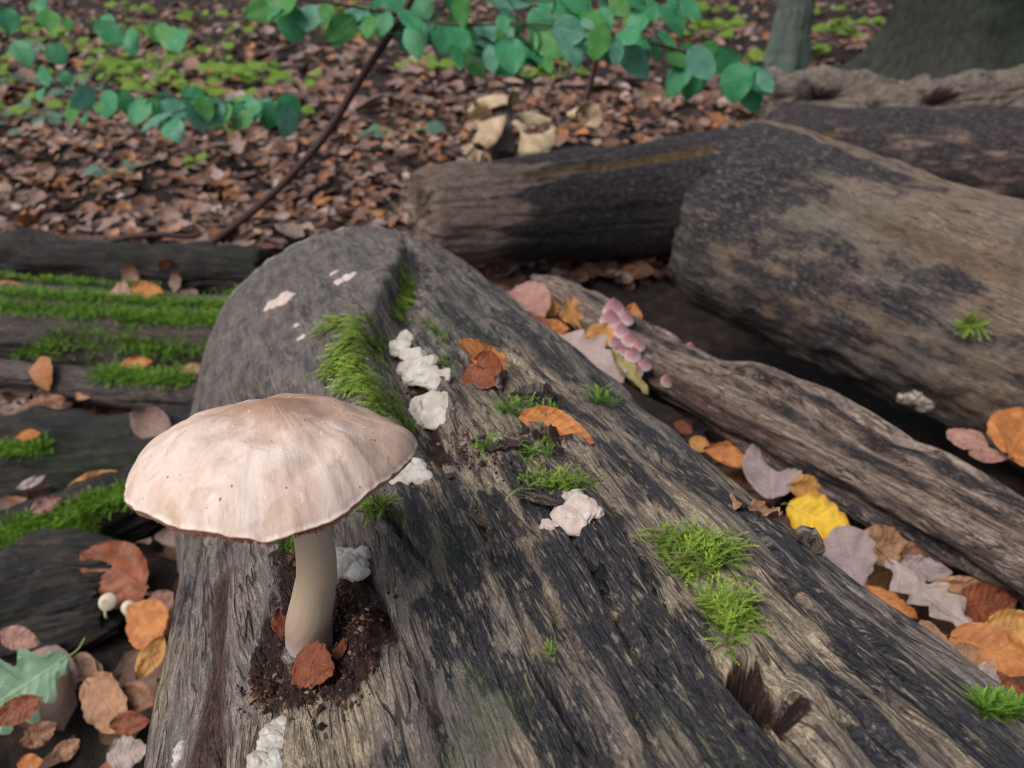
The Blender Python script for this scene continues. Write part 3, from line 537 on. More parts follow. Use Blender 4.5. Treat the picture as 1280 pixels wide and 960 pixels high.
# heap by the pink bonnets
fallen('reddish brown leaf at the far left of the heap by the pink bonnets', 'pink', 'round', (640, 366), (683, 396), .84, .80, 1.0, (.25, -.75, .6), .5, .2, stalk=.1)
fallen('small bright orange leaf standing in the heap beside the reddish brown one', 'orange', 'beech', (688, 397), (692, 372), .82, .82, 1.1, (0, -.9, .4), .6, stalk=0)
fallen('ochre lobed leaf between the orange leaf and the pink bonnets', 'ochre', 'oak', (700, 398), (732, 388), .82, .84, 1.9, (0, -.8, .6), .3, stalk=.1)
fallen('rust strip of leaf under the reddish brown leaf', 'rust', 'narrow', (652, 392), (690, 416), .80, .78, 1.3, (.2, -.7, .7), .3, stalk=0)
fallen('orange leaf lying low beneath the ochre lobed leaf', 'orange', 'beech', (678, 404), (712, 412), .79, .79, .75, (0, -.7, .7), .5, stalk=0)
fallen('thin orange leaf edge behind the big grey oak leaf', 'orange', 'narrow', (692, 420), (730, 428), .78, .76, 1.0, (0, -.6, .8), .3, stalk=0)
fallen('big grey oak leaf leaning over the right flank of the mushroom log', 'grey', 'oak', (680, 420), (778, 474), .765, .70, 1.0, (.30, -.70, .65), -.35, .10, wave=.05, stalk=.05)
fallen('ochre leaf propped against the pink bonnets', 'ochre', 'beech', (730, 432), (768, 408), .775, .785, 1.0, (-.1, -.85, .5), .4, stalk=0)
fallen('orange leaf standing behind the pink bonnets', 'orange', 'round', (788, 416), (791, 379), .83, .84, .75, (.1, -.95, .3), .5, .3, stalk=0)
fallen('olive yellow folded leaf hanging below the pink bonnets', 'olive', 'narrow', (763, 443), (808, 497), .72, .69, .95, (.5, -.7, .5), .5, .6, stalk=.05)
fallen('tiny orange leaf scrap at the edge below the grey oak leaf', 'rust', 'round', (744, 495), (750, 480), .675, .69, .9, (0, -.9, .4), .4, stalk=0)

# in the trough between mushroom log and decayed branch
fallen('orange leaf at the dark upper end of the trough', 'orange', 'beech', (956, 574), (880, 562), .69, .72, .62, (0, -.75, .65), .5, .3, wave=.08, stalk=.1)
fallen('rust scrap in the darkness above the orange trough leaf', 'rust', 'beech', (843, 528), (866, 542), .76, .75, .9, (0, -.6, .8), .4, stalk=0)
fallen('ochre leaf edge left of the orange trough leaf', 'ochre', 'round', (862, 550), (888, 562), .74, .73, .8, (0, -.7, .7), .4, stalk=0)
fallen('pinkish grey leaf standing upright in the trough', 'lilac', 'round', (966, 628), (966, 546), .655, .70, .80, (-.35, -.85, .45), .5, .5, wave=.06, stalk=.0)
fallen('brown back half of leaf behind the upright pinkish one', 'tan', 'round', (990, 604), (972, 549), .675, .70, .6, (.5, -.8, .35), .5, .3, stalk=.0)
fallen('ochre leaf in the trough above the yellow leaf', 'ochre', 'round', (986, 606), (1052, 620), .65, .65, .62, (0, -.75, .7), .5, .25, stalk=.1)
fallen('bright yellow leaf in the trough', 'yellow', 'tooth', (985, 632), (1066, 668), .635, .61, .88, (-.1, -.62, .75), .3, .1, stalk=.08, smat=M_STALK_G)
fallen('dark red leaf scrap right of the ochre trough leaf', 'rust', 'beech', (1040, 638), (1072, 628), .645, .65, 1.0, (0, -.7, .7), .4, stalk=0)
fallen('rust leaf in the shadow under the yellow leaf', 'rust', 'beech', (1008, 690), (1040, 690), .60, .59, 1.0, (0, -.7, .7), .4, stalk=0)
fallen('lilac grey crumpled leaf touching the yellow leaf', 'lilac', 'tooth', (1052, 660), (1078, 738), .60, .555, .75, (-.35, -.75, .6), .3, .2, wave=.09, stalk=.0)
fallen('orange brown leaf right of the lilac crumpled leaf', 'tan', 'beech', (1066, 690), (1138, 672), .59, .61, .80, (0, -.75, .7), .5, .2, stalk=.1)
fallen('brown leaf in the trough under the decayed branch', 'brown', 'round', (1184, 686), (1122, 692), .60, .60, .60, (0, -.75, .65), .5, .2, stalk=.1)
fallen('lilac grey leaf piece behind the long grey leaf', 'lilac', 'tooth', (1122, 706), (1190, 716), .585, .58, .6, (0, -.7, .7), .3, .1, wave=.07, stalk=0)
fallen('long grey lobed leaf lying across the trough', 'grey', 'oak', (1108, 702), (1212, 788), .575, .525, .95, (.35, -.72, .6), .25, .12, stalk=.12)
fallen('pale tan narrow leaf right of the long grey leaf', 'tan', 'narrow', (1162, 730), (1254, 738), .575, .565, 1.0, (0, -.8, .5), .5, .3, stalk=.1)
fallen('rust leaf below the pale tan narrow leaf', 'rust', 'beech', (1190, 760), (1268, 748), .555, .56, .9, (0, -.7, .7), .4, stalk=.1)
fallen('glossy orange leaf tucked along the log edge', 'orange', 'beech', (1080, 736), (1148, 778), .56, .525, .72, (.25, -.7, .7), .9, .1, curl=-.4, stalk=0)
fallen('orange brown leaf beneath the tip of the long grey leaf', 'tan', 'beech', (1148, 778), (1194, 822), .52, .50, .8, (.25, -.7, .7), .6, curl=-.3, stalk=0)
fallen('large orange leaf at the right edge of the trough', 'orange', 'round', (1188, 796), (1302, 836), .525, .49, .72, (-.05, -.65, .75), .4, .12, wave=.06, stalk=.05)
fallen('orange leaf crossing behind the large orange one at the frame edge', 'ochre', 'beech', (1225, 790), (1310, 780), .53, .53, .8, (0, -.7, .75), .3, stalk=0)
fallen('small orange brown leaf left of the white crumpled scrap', 'tan', 'round', (1186, 826), (1222, 812), .497, .50, .9, (-.1, -.7, .7), .6, stalk=0)
fallen('whitish crumpled leaf scrap at the lower right', 'pale', 'oak', (1212, 836), (1252, 856), .478, .467, 1.9, (0, -.7, .7), 1.4, .5, wave=.22, stalk=0)
fallen('rust leaf under the whitish crumpled scrap', 'rust', 'beech', (1200, 850), (1290, 870), .485, .465, .8, (0, -.65, .75), .3, stalk=0)
# between decayed branch and round log
fallen('reddish orange leaf between the decayed branch and the round log', 'pink', 'beech', (1184, 540), (1236, 562), .70, .67, .95, (.1, -.7, .7), .5, stalk=0)
fallen('orange leaf at the right frame edge beside the round log', 'orange', 'round', (1256, 574), (1292, 520), .655, .69, .95, (-.3, -.75, .6), .5, stalk=.1)
fallen('pinkish leaf scrap between the two leaves by the round log', 'pink', 'beech', (1210, 566), (1262, 572), .665, .66, .6, (0, -.7, .7), .3, stalk=0)

# lower left, on the forest floor
fallen('dark rust leaf on the floor below the mushroom cap', 'rust', 'round', (188, 742), (108, 690), .76, .79, .78, (.15, -.75, .65), .5, .2, stalk=.1)
fallen('orange leaf against the left flank of the mushroom log', 'orange', 'round', (206, 800), (164, 758), .70, .73, .85, (.3, -.75, .6), .5, .1, stalk=.05)
fallen('ochre orange leaf below the orange one by the log flank', 'ochre', 'beech', (204, 796), (170, 850), .69, .67, .75, (.3, -.75, .6), .5, stalk=.05)
fallen('pink brown leaf behind the orange leaf at the log flank', 'pink', 'beech', (218, 740), (180, 770), .745, .74, 1.0, (.1, -.75, .65), .4, stalk=0)
fallen('pale green oak leaf on the floor at the lower left', 'green', 'oak', (84, 822), (-48, 908), .68, .63, 1.35, (.12, -.62, .78), .15, .1, wave=.035, stalk=.22, smat=M_STALK_G)
fallen('rust leaf lying over the green oak leaf', 'rust', 'beech', (54, 874), (-14, 904), .635, .62, .8, (.1, -.65, .75), .7, .1, stalk=.05)
fallen('tan leaf on the floor right of the green oak leaf', 'tan', 'round', (112, 850), (158, 912), .68, .645, .72, (-.2, -.7, .7), .5, .1, wave=.08, stalk=.05)
fallen('brown leaf above the dark red one near the log flank', 'brown', 'beech', (150, 862), (196, 880), .67, .66, .9, (.1, -.7, .7), .5, stalk=0)
fallen('dark red leaf at the lower left beside the log', 'rust', 'beech', (138, 906), (190, 900), .64, .64, .8, (.1, -.7, .7), .5, stalk=0)
fallen('pale pinkish leaf at the bottom edge left of the log', 'pale', 'tooth', (134, 944), (186, 936), .615, .62, 1.0, (0, -.7, .7), .4, wave=.08, stalk=0)
fallen('orange leaf scrap at the bottom left corner', 'orange', 'beech', (22, 956), (56, 950), .60, .60, .9, (0, -.7, .7), .4, stalk=0)
fallen('brown curled leaf between green oak leaf and bottom edge', 'brown', 'round', (26, 930), (74, 905), .612, .625, .75, (0, -.7, .7), 1.2, .2, wave=.12, stalk=0)
fallen('grey brown leaf on the floor below the rotten log', 'pink', 'beech', (0, 790), (50, 806), .70, .70, .8, (0, -.7, .7), .4, stalk=0)
fallen('tan curled leaf below the brown curled one at the bottom edge', 'tan', 'round', (66, 950), (100, 925), .60, .615, .8, (0, -.7, .7), .9, wave=.1, stalk=0)
# on the left logs
fallen('large orange leaf on the mossy log at the left edge', 'orange', 'round', (-12, 364), (34, 362), 1.20, 1.20, .62, (0, -.75, .65), .4, stalk=0)
fallen('small pinkish orange leaf on the mossy log', 'tan', 'beech', (48, 368), (82, 370), 1.185, 1.185, .7, (0, -.75, .65), .4, stalk=0)
fallen('pinkish brown leaf upright on the mossy log', 'pink', 'round', (148, 382), (154, 352), 1.165, 1.18, .85, (0, -.85, .5), .4, stalk=0)
fallen('orange red leaf on top of the mossy log', 'orange', 'beech', (164, 360), (206, 366), 1.18, 1.18, .75, (0, -.75, .65), .5, stalk=0)
fallen('tan leaf on the thin mossy branch by the log end', 'tan', 'beech', (224, 466), (262, 464), 1.075, 1.075, .9, (0, -.75, .65), .4, stalk=0)
fallen('orange leaf between mossy log and thin branch', 'orange', 'narrow', (150, 456), (192, 452), 1.10, 1.10, 1.2, (0, -.75, .65), .3, stalk=0)
fallen('small orange leaf on the dark low log', 'orange', 'narrow', (20, 546), (52, 542), .945, .945, 1.4, (0, -.75, .65), .3, stalk=0)
fallen('long orange leaf strip between the dark low log and the slanting branch', 'ochre', 'narrow', (80, 616), (158, 590), .885, .905, 1.1, (.1, -.75, .65), .3, stalk=0)
fallen('pinkish leaf left of the orange strip on the slanting branch', 'pink', 'beech', (38, 640), (78, 622), .845, .865, .8, (0, -.8, .55), .5, stalk=0)
fallen('pale grey leaf strip at the left edge above the slanting branch', 'pale', 'narrow', (20, 612), (58, 594), .885, .90, 1.0, (0, -.8, .55), .3, stalk=0)
fallen('brown curled leaf in the dark hollow under the mossy log', 'brown', 'round', (36, 516), (84, 500), 1.06, 1.07, .8, (0, -.8, .55), .9, wave=.12, stalk=0)
fallen('orange brown leaf in the hollow right of the brown curled one', 'tan', 'beech', (96, 500), (122, 476), 1.07, 1.08, .9, (0, -.8, .55), .5, stalk=0)

# ------------------------------------------------------------------ the big mushroom
def mushroom():
    base, _ = hit(386, 802); c = W(345, 588, .268); R = .0482
    v = nrm(ray(341, 592)); up = nrm(Uv - (Uv @ v) * v); rt = np.cross(v, up)
    el = math.radians(20.0); n = -v * math.sin(el) + up * math.cos(el); n = nrm(n - rt * math.sin(math.radians(4.5)))
    root = thing('mushroom', 'large mushroom with pale pinkish cap and cream stem growing from the log', 'mushroom', base)
    X = nrm(rt - (rt @ n) * n); Y = np.cross(n, X)                  # Y points away from the lens
    nr, na = 90, 240; rho = np.linspace(0, 1, nr) ** .8; ph = np.linspace(0, 2 * math.pi, na, endpoint=False)
    RH, PH = np.meshgrid(rho, ph, indexing='ij')
    rimr = 1 + .022 * np.sin(PH * 3 + .6) + .012 * np.sin(PH * 5 + 2) + .010 * pn2(PH * 6, PH * 0, 3) + .007 * pn2(PH * 19, PH * 0, 4) + .004 * pn2(PH * 50, PH * 0, 5)
    rimz = .0018 * np.sin(PH * 2 + 1.0) + .0009 * np.sin(PH * 5 + .3) + .0005 * pn2(PH * 14, PH * 0, 7)
    right = np.exp(-(((PH + .55 + math.pi) % (2 * math.pi) - math.pi) / .55) ** 2); back = np.exp(-(((PH - 1.45 + math.pi) % (2 * math.pi) - math.pi) / .14) ** 2)
    H = .0232; z = H * np.clip(1 - RH ** 2.5, 0, 1) ** .76 + .0026 * np.exp(-(RH / .22) ** 2) + (rimz + 0.0070 * right) * RH ** 3 + .005 * back * RH ** 4
    z = z + .0010 * pn2(RH * 5 * np.cos(PH), RH * 5 * np.sin(PH), 12) * sm(.05, .4, RH) + .00035 * pn2(RH * 3, PH * 12, 13) * RH + 0.0016 * pn2(RH * 2.5 * np.cos(PH) + 5, RH * 2.5 * np.sin(PH), 14)
    def P(r_, p_, z_): return c + (r_ * R * np.cos(p_))[..., None] * X + (r_ * R * np.sin(p_))[..., None] * Y + z_[..., None] * n
    top = P(RH * rimr, PH, z)
    rr = np.array([1.006, 1.0, .985, .9, .7, .4, .12]); RH2, PH2 = np.meshgrid(rr, ph, indexing='ij'); zr = z[-1]
    dz = np.array([-.0002, -.0005, -.0004, .0012, .006, .010, .010])[:, None]
    und = P(RH2 * rimr[:1], PH2, zr[None] + dz)
    V = np.concatenate([top, und], 0); F = grid_faces(V.shape[0], na, True)
    capa = np.concatenate([np.stack([RH, PH, PH * 0], -1), np.stack([np.ones_like(RH2) * 1.05, PH2, PH2 * 0 + 1], -1)], 0).reshape(-1, 3)
    xy = np.concatenate([np.stack([RH * np.cos(PH), RH * np.sin(PH), RH * 0], -1), np.stack([RH2 * np.cos(PH2), RH2 * np.sin(PH2), RH2 * 0 + 1], -1)], 0).reshape(-1, 3)
    t = NT('pale mushroom cap'); A = t.attr('capxy', True); K = t.attr('cap', True); rd = t.n('ShaderNodeSeparateXYZ', {0: K}, out=0); an = t.n('ShaderNodeSeparateXYZ', {0: K}, out=1)
    n1 = t.noise(A, 2.2, 5, .6, .4); n2 = t.noise(A, 9, 5, .65, .6); fb = t.noise(t.n('ShaderNodeCombineXYZ', {0: t.math('MULTIPLY', rd, 3.0), 1: t.math('MULTIPLY', an, 26.0)}), 1, 4, .7)
    cc = t.mix(t.step(n1, .40, .60), (.70, .575, .50), (.60, .44, .35)); cc = t.mix(t.math('MULTIPLY', t.step(t.noise(t.add(A, (7, 2, 0)), 4.5, 5, .7, .8), .47, .64), .65), cc, (.49, .345, .25)); cc = t.mix(t.math('MULTIPLY', t.step(n2, .5, .7), .4), cc, (.76, .67, .615))
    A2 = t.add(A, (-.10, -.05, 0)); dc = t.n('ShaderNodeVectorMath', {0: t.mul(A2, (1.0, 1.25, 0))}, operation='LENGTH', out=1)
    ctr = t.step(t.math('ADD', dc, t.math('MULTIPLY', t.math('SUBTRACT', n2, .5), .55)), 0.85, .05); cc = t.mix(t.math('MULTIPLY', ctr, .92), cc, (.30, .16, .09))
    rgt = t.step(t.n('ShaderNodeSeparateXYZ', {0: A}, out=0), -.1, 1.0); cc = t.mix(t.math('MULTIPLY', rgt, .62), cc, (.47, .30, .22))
    cc = t.mix(t.math('MULTIPLY', t.step(fb, .56, .72), t.math('MULTIPLY', rd, .16)), cc, (.52, .38, .30))
    st = t.noise(t.mul(A, (16, 3.2, 1)), 1, 4, .7, .8); cc = t.mix(t.math('MULTIPLY', t.step(st, .60, .72), .22), cc, (.48, .38, .34))
    vo = t.n('ShaderNodeTexVoronoi', {'Vector': A, 'Scale': 13.0, 'Randomness': 1.0}); vr = t.n('ShaderNodeTexVoronoi', {'Vector': A, 'Scale': 13.0}, out=1)
    pick = t.step(t.n('ShaderNodeSeparateXYZ', {0: vr}, out=0), .60, .62); cc = t.mix(t.math('MULTIPLY', t.step(vo, .10, .06), pick), cc, (.05, .03, .02))
    sc = t.noise(t.add(A, (3, 1, 0)), 14, 2, .5, 1.5); cc = t.mix(t.math('MULTIPLY', t.step(sc, .70, .75), .7), cc, (.86, .80, .76))
    cc = t.mix(t.math('MULTIPLY', t.step(rd, .985, 1.0), t.step(n2, .4, .6)), cc, (.80, .69, .61)); cc = t.mix(t.step(rd, 1.01, 1.04), cc, (.50, .27, .19))
    M_CAP = t.done(cc, .55, t.bump(t.math('ADD', t.math('MULTIPLY', n2, .8), t.math('ADD', t.math('MULTIPLY', fb, .22), t.math('MULTIPLY', st, .35))), .5, .0012), .28, Subsurface_Weight=.10, Subsurface_Radius=(1, .6, .4), Subsurface_Scale=.003)
    capo = child('cap', mesh('cap', V.reshape(-1, 3), F, M_CAP, {'cap': capa, 'capxy': xy}), root)
    # gills: thin radial plates hanging below the margin
    g = NT('salmon gill'); gc = g.mix(g.noise(g.pos(), 900, 2), (.72, .40, .29), (.88, .60, .48)); M_G = g.done(gc, .6, None, .3); tr = g.n('ShaderNodeBsdfTranslucent', {'Color': gc}); g.t.links.new(g.n('ShaderNodeMixShader', {0: .5, 1: g.p.outputs[0], 2: tr}), g.t.nodes['Material Output'].inputs[0])
    VV, FF = [], []; N = 330; rr = np.linspace(0, 1, 10)
    for k in range(N):
        a = 2 * math.pi * (k + .25 * rnd.uniform(-1, 1)) / N; i = int(a / (2 * math.pi) * na) % na; r0 = .16 if k % 3 == 0 else (.45 if k % 3 == 1 else .68)
        q = r0 + (.992 - r0) * rr; dep = .0056 * np.sin(math.pi * np.clip(q, 0, 1) ** 3.4 * .985 + .05) ** .55 * (.9 + .2 * rnd.random()) * sm(r0 - .02, r0 + .12, q + .02)
        zt = zr[i] + np.interp(q, [.12, .4, .7, .9, .985, 1], [.010, .010, .006, .0012, -.0004, -.0002]); w = .00020
        for s in (-1, 1):
            aa = a + s * w / (np.maximum(q, .2) * R); o = len(VV) and sum(len(x) for x in VV)
            tp = P(q * rimr[0, i], aa, zt + .0006); bt = P(q * rimr[0, i], a + (aa - a) * .3, zt - dep); VV.append(np.vstack([tp, bt])); m = len(q)
            FF += [[o + j, o + j + 1, o + m + j + 1, o + m + j] for j in range(m - 1)]
    child('gills', mesh('gills', np.vstack(VV), np.array(FF), M_G, smooth=False), root, kind='stuff').parent = capo
    # stem
    b0 = base - np.array([0, 0, .006]); dS = lambda px, py, d: W(px, py, d)
    zb = (base - C) @ Fv
    pts = spline([b0, dS(386, 782, zb - .004), dS(392, 745, zb - .012), dS(396, 715, zb - .019), dS(393, 680, zb - .026), dS(384, 640, zb - .031), dS(374, 606, zb - .034)], 10)
    tt = np.linspace(0, 1, len(pts)); rad = np.interp(tt, [0, .1, .25, .45, .7, 1], [.0088, .0094, .0086, .0076, .0070, .0074])
    V, F, T = tube(pts, rad, 40); nn = len(pts); th = np.tile(np.arange(40) / 40 * 2 * math.pi, nn); tv = np.repeat(tt, 40)
    ctr = np.repeat(pts, 40, 0); V[:nn * 40] = ctr + (V[:nn * 40] - ctr) * (1 + .03 * pn2(th * 3, tv * 4, 3) + .025 * np.abs(pn2(th * 7, tv * 2, 5)))[:, None]
    g = NT('mushroom stem'); K = g.attr('stem', True); f = g.noise(g.mul(K, (14, 1.6, 1)), 1, 5, .6); hh = g.n('ShaderNodeSeparateXYZ', {0: K}, out=1); sp = g.noise(g.mul(K, (6, 26, 1)), 1.6, 3, .6)
    cc = g.mix(g.step(f, .30, .70), (.49, .375, .265), (.575, .46, .34)); cc = g.mix(g.math('MULTIPLY', g.step(hh, .32, .08), .75), cc, (.28, .20, .17)); cc = g.mix(g.step(hh, .16, .06), cc, (.46, .40, .42)); cc = g.mix(g.math('MULTIPLY', g.step(sp, .66, .72), .7), cc, (.16, .09, .06))
    M_ST = g.done(cc, .6, g.bump(f, .10, .0010), .3, Subsurface_Weight=.08, Subsurface_Scale=.003)
    sa = np.vstack([np.stack([th, tv, th * 0], -1), [[0, 0, 0], [0, 1, 0]]])
    child('stem', mesh('stem', V, np.vstack([F[:, [0, 1, 2]], F[:, [0, 2, 3]], T]), M_ST, {'stem': sa}), root)
mushroom()

# ------------------------------------------------------------------ crust fungi, bits of wood
def tangent(n):
    x = nrm(np.cross(n, [0, .2, 1.0])); return x, np.cross(n, x)
def crust(label, pts, w, hgt, mat, seed, ob=None, lump=1.0, name='crust_fungus', cat='fungus', freq=120, N=64, rag=.55, nl=0):
    """lumpy growth draped over a log along a short line of surface points; w = half-width in metres"""
    S = [hit(*p, ob, True) for p in pts]; n = nrm(sum(s[1] for s in S)); c = sum(s[0] for s in S) / len(S); x, y = tangent(n)
    P2 = np.array([[(s[0] - c) @ x, (s[0] - c) @ y] for s in S]); lo = P2.min(0) - w * 1.7; hi = P2.max(0) + w * 1.7
    nx = N; ny = max(16, int(N * (hi[1] - lo[1]) / (hi[0] - lo[0]))) if hi[0] - lo[0] > 0 else N; ny = min(ny, 150)
    gx_, gy_ = np.meshgrid(np.linspace(lo[0], hi[0], nx), np.linspace(lo[1], hi[1], ny), indexing='ij'); D = np.full(gx_.shape, 9.0)
    if len(P2) == 1: D = np.hypot(gx_ - P2[0, 0], gy_ - P2[0, 1])
    for a, b in zip(P2[:-1], P2[1:]):
        d = b - a; t = np.clip(((gx_ - a[0]) * d[0] + (gy_ - a[1]) * d[1]) / (d @ d + 1e-12), 0, 1); D = np.minimum(D, np.hypot(gx_ - a[0] - t * d[0], gy_ - a[1] - t * d[1]))
    R = np.random.default_rng(seed + 900); hh = np.zeros(gx_.shape); e = np.full(gx_.shape, -1.0); L = sum(np.linalg.norm(q - p) for p, q in zip(P2[:-1], P2[1:])) if len(P2) > 1 else 0
    wx = gx_ + w * .22 * pn2(gx_ * freq * 1.6, gy_ * freq * 1.6, seed); wy = gy_ + w * .22 * pn2(gx_ * freq * 1.6 + 7, gy_ * freq * 1.6, seed + 1)
    for k in range(nl or int(6 + (L / w) * 5 * lump + 5 * lump)):
        if len(P2) > 1: i = R.integers(len(P2) - 1); p = P2[i] + (P2[i + 1] - P2[i]) * R.random()
        else: p = P2[0]
        p = p + R.normal(size=2) * w * .38 * (1 if len(P2) > 1 else .5); rr = w * R.uniform(.28, .72); q = 1 - ((wx - p[0]) ** 2 + (wy - p[1]) ** 2) / rr ** 2
        e = np.maximum(e, q); hh = np.maximum(hh, np.sqrt(np.clip(q, 0, None)) * hgt * R.uniform(.45, 1.0) * (rr / w) ** .4)
    hh = hh * (1 + .22 * pn2(gx_ * freq * 3.5 + seed, gy_ * freq * 3.5, seed + 5) + .12 * pn2(gx_ * freq * 8, gy_ * freq * 8 + seed, seed + 6))
    hh = np.where(e > 0, hh, -.006); Q = np.zeros(gx_.shape + (3,)); ob = ob or MAIN; ok = e > -.45
    for i in range(nx):
        for j in range(gx_.shape[1]):
            o = c + gx_[i, j] * x + gy_[i, j] * y + n * .03; r = ob.ray_cast(Vector(o), Vector(-n))
            Q[i, j] = np.array(r[1]) if r[0] else o - n * .03
            if not r[0]: ok[i, j] = False
    def blur(Q):
        s = Q.copy(); s[1:-1, 1:-1] = (Q[1:-1, 1:-1] * 2 + Q[:-2, 1:-1] + Q[2:, 1:-1] + Q[1:-1, :-2] + Q[1:-1, 2:]) / 6; return s
    for _ in range(14): Q = blur(Q)                        # bridge the cracks beneath
    hb = (Q - c) @ n; X_ = np.stack([np.ones_like(gx_), gx_, gy_, gx_ ** 2, gy_ ** 2, gx_ * gy_], -1); k_ = e > -.45
    co = np.linalg.lstsq(X_[k_], hb[k_], rcond=None)[0]; Q = Q + n * (.75 * (X_ @ co - hb))[..., None]
    Q = Q + n * hh[..., None]
    F = grid_faces(*gx_.shape)[:, ::-1] if np.cross(x, y) @ n < 0 else grid_faces(*gx_.shape)
    F = F[ok.ravel()[F].all(1)]; use = np.unique(F); mp = np.full(Q.shape[0] * Q.shape[1], -1); mp[use] = np.arange(len(use))
    V = Q.reshape(-1, 3)[use]; root = thing(name, label, cat, V.mean(0)); child('growth', mesh('growth', V, mp[F][:, ::-1], mat), root)
crust('flat pinkish white crust patch on the dark far face of the log', [(338, 384), (350, 375), (362, 372)], .009, .003, M_CRUSTP, 3, freq=70)
crust('small pinkish crust oval near the top of the log end', [(422, 353), (436, 347)], .0065, .003, M_CRUSTP, 4, freq=60, rag=.25)
crust('tiny white crust dot beside the pinkish crust oval', [(418, 341)], .005, .002, M_CRUSTP, 5, freq=60, rag=.2)
def lumps(label, pts, w, hgt, mat, seed, n=9, name='crust_fungus'):
    R = np.random.default_rng(seed + 50); S = [hit(*p, None, True) for p in pts]; nav = nrm(sum(q[1] for q in S) + np.array([0, -.3, .6])); x, y = tangent(nav); VV, FF = [], []; o = 0
    q_ = np.linspace(0, math.pi, 18); ph = np.linspace(0, 2 * math.pi, 28, endpoint=False); Q, PH = np.meshgrid(q_, ph, indexing='ij'); sph = np.stack([np.sin(Q) * np.cos(PH), np.sin(Q) * np.sin(PH), np.cos(Q)], -1).reshape(-1, 3); F = grid_faces(18, 28, True)
    for k in range(n):
        t = R.random() * (len(S) - 1) if len(S) > 1 else 0; i = min(int(t), len(S) - 2) if len(S) > 1 else 0; p = S[i][0] + ((S[i + 1][0] - S[i][0]) * (t - i) if len(S) > 1 else 0)
        p = p + (x * R.normal() + y * R.normal()) * w * .38; r = w * R.uniform(.45, .95); sc = np.array([r * R.uniform(.8, 1.3), r * R.uniform(.7, 1.1), hgt * R.uniform(.45, .85)])
        d = 1 + .24 * pn3(sph * 1.5 + k * 3.3, seed) + .08 * pn3(sph * 3.5 + k, seed + 1) + .02 * pn3(sph * 9 + k, seed + 2); v = sph * d[:, None] * sc
        VV.append(p + nav * hgt * .15 + v[:, :1] * x + v[:, 1:2] * y + v[:, 2:] * nav); FF.append(F + o); o += len(v)
    V = np.vstack(VV); root = thing(name, label, 'fungus', V.mean(0)); child('growth', mesh('growth', V, np.vstack(FF)[:, ::-1], mat), root, kind='stuff')
lumps('long lumpy white fungus in the hollow below the mossy ridge', [(500, 415), (510, 440), (522, 462), (545, 473)], .0095, .0055, M_CRUST, 6, 22)
lumps('rounded white fungus below the long lumpy one', [(516, 512), (535, 517), (558, 517)], .0105, .0065, M_CRUST, 7, 14)
lumps('white fungus lobe peeping out at the right edge of the mushroom cap', [(508, 596), (526, 588)], .0078, .004, M_CRUST, 8, 8)
lumps('ruffled cream fungus behind the mushroom stem', [(428, 700), (446, 702), (440, 716)], .0072, .0050, M_CRUST, 9, 12)
lumps('pale broken fungus chunk in the middle of the log', [(712, 648), (725, 642), (738, 636)], .0085, .0055, M_CRUSTP, 31, 5)
crust('small grey white fungus bump above the pale broken chunk', [(721, 622)], .0045, .005, M_CRUST, 16, freq=70, rag=.3)
crust('thin pale flake left of the broken fungus chunk', [(680, 654), (692, 656)], .003, .002, M_CRUSTP, 17, freq=90, rag=.3)
lumps('knobbly white fungus at the bottom edge below the stem', [(348, 908), (345, 925), (330, 945), (325, 958), (345, 958)], .0050, .0036, M_CRUST, 11, 26)
crust('tiny white fungus on the left edge of the log at the bottom', [(226, 934), (222, 950)], .0032, .004, M_CRUST, 12, freq=170)
crust('tiny white fungus dot near the orange leaf on the log', [(622, 553)], .003, .003, M_CRUST, 13, freq=170, rag=.3)
crust('tiny pinkish crust speck below the pinkish crust patch', [(377, 422)], .004, .002, M_CRUSTP, 14, freq=90, rag=.3)
crust('small whitish crust speck on the dark face of the log', [(371, 407)], .0035, .002, M_CRUSTP, 18, freq=90, rag=.3)
crust('pale greyish growth on the lower flank of the round log', [(1130, 500), (1150, 495), (1155, 510)], .012, .008, M_CRUSTP, 15, ob=BIG, freq=70)
def splinter(label, p, q, w, mat, seed, lift=.002):
    a, n = hit(*p, snap=True); b, n2 = hit(*q, snap=True); t = np.linspace(0, 1, 12)[:, None]; pts = a + (b - a) * t + n * (lift + .003 * np.sin(t * math.pi) + .0015 * rng.normal(size=(12, 1)))
    pts = pts + rng.normal(size=(12, 3)) * w * .06; rad = w * (.35 + .65 * np.sin(np.linspace(.25, 2.9, 12))) * (.75 + .08 * rng.normal(size=12).clip(-1, 1)); V, F, T = tube(pts, rad, 9)
    _c = np.repeat(pts, 9, 0); V[:108] = _c + (V[:108] - _c) * np.tile(rng.uniform(.55, 1.25, 9), 12)[:, None]
    at = {'grain': np.vstack([np.stack([np.repeat(t[:, 0], 9) * np.linalg.norm(b - a) + seed, np.tile(np.arange(9) * .0012, 12), np.zeros(108)], -1), [[seed, 0, 0]] * 2])}
    root = thing('wood_splinter', label, 'wood piece', a); child('sliver', mesh('sliver', V, np.vstack([F[:, [0, 1, 2]], F[:, [0, 2, 3]], T]), mat, at), root)
splinter('dark wood splinter lying behind the orange leaf on the log', (640, 498), (690, 499), .0042, M_BACK, 3)
splinter('dark wood splinter upright beside the curled brown leaf', (637, 492), (642, 468), .0030, M_BACK, 4, .006)
splinter('brown wood sliver left of the pale fungus chunk', (650, 618), (706, 630), .0034, M_SPLIT, 5)
splinter('dark sliver in front of the orange leaf on the log', (612, 566), (668, 556), .0030, M_BACK, 6)
splinter('pale loose wood sliver on the log right of the cap', (594, 628), (624, 664), .0030, M_GNARL, 7)
splinter('thin dark stick along the right edge of the log', (985, 668), (1030, 690), .0040, M_SPLIT, 8)
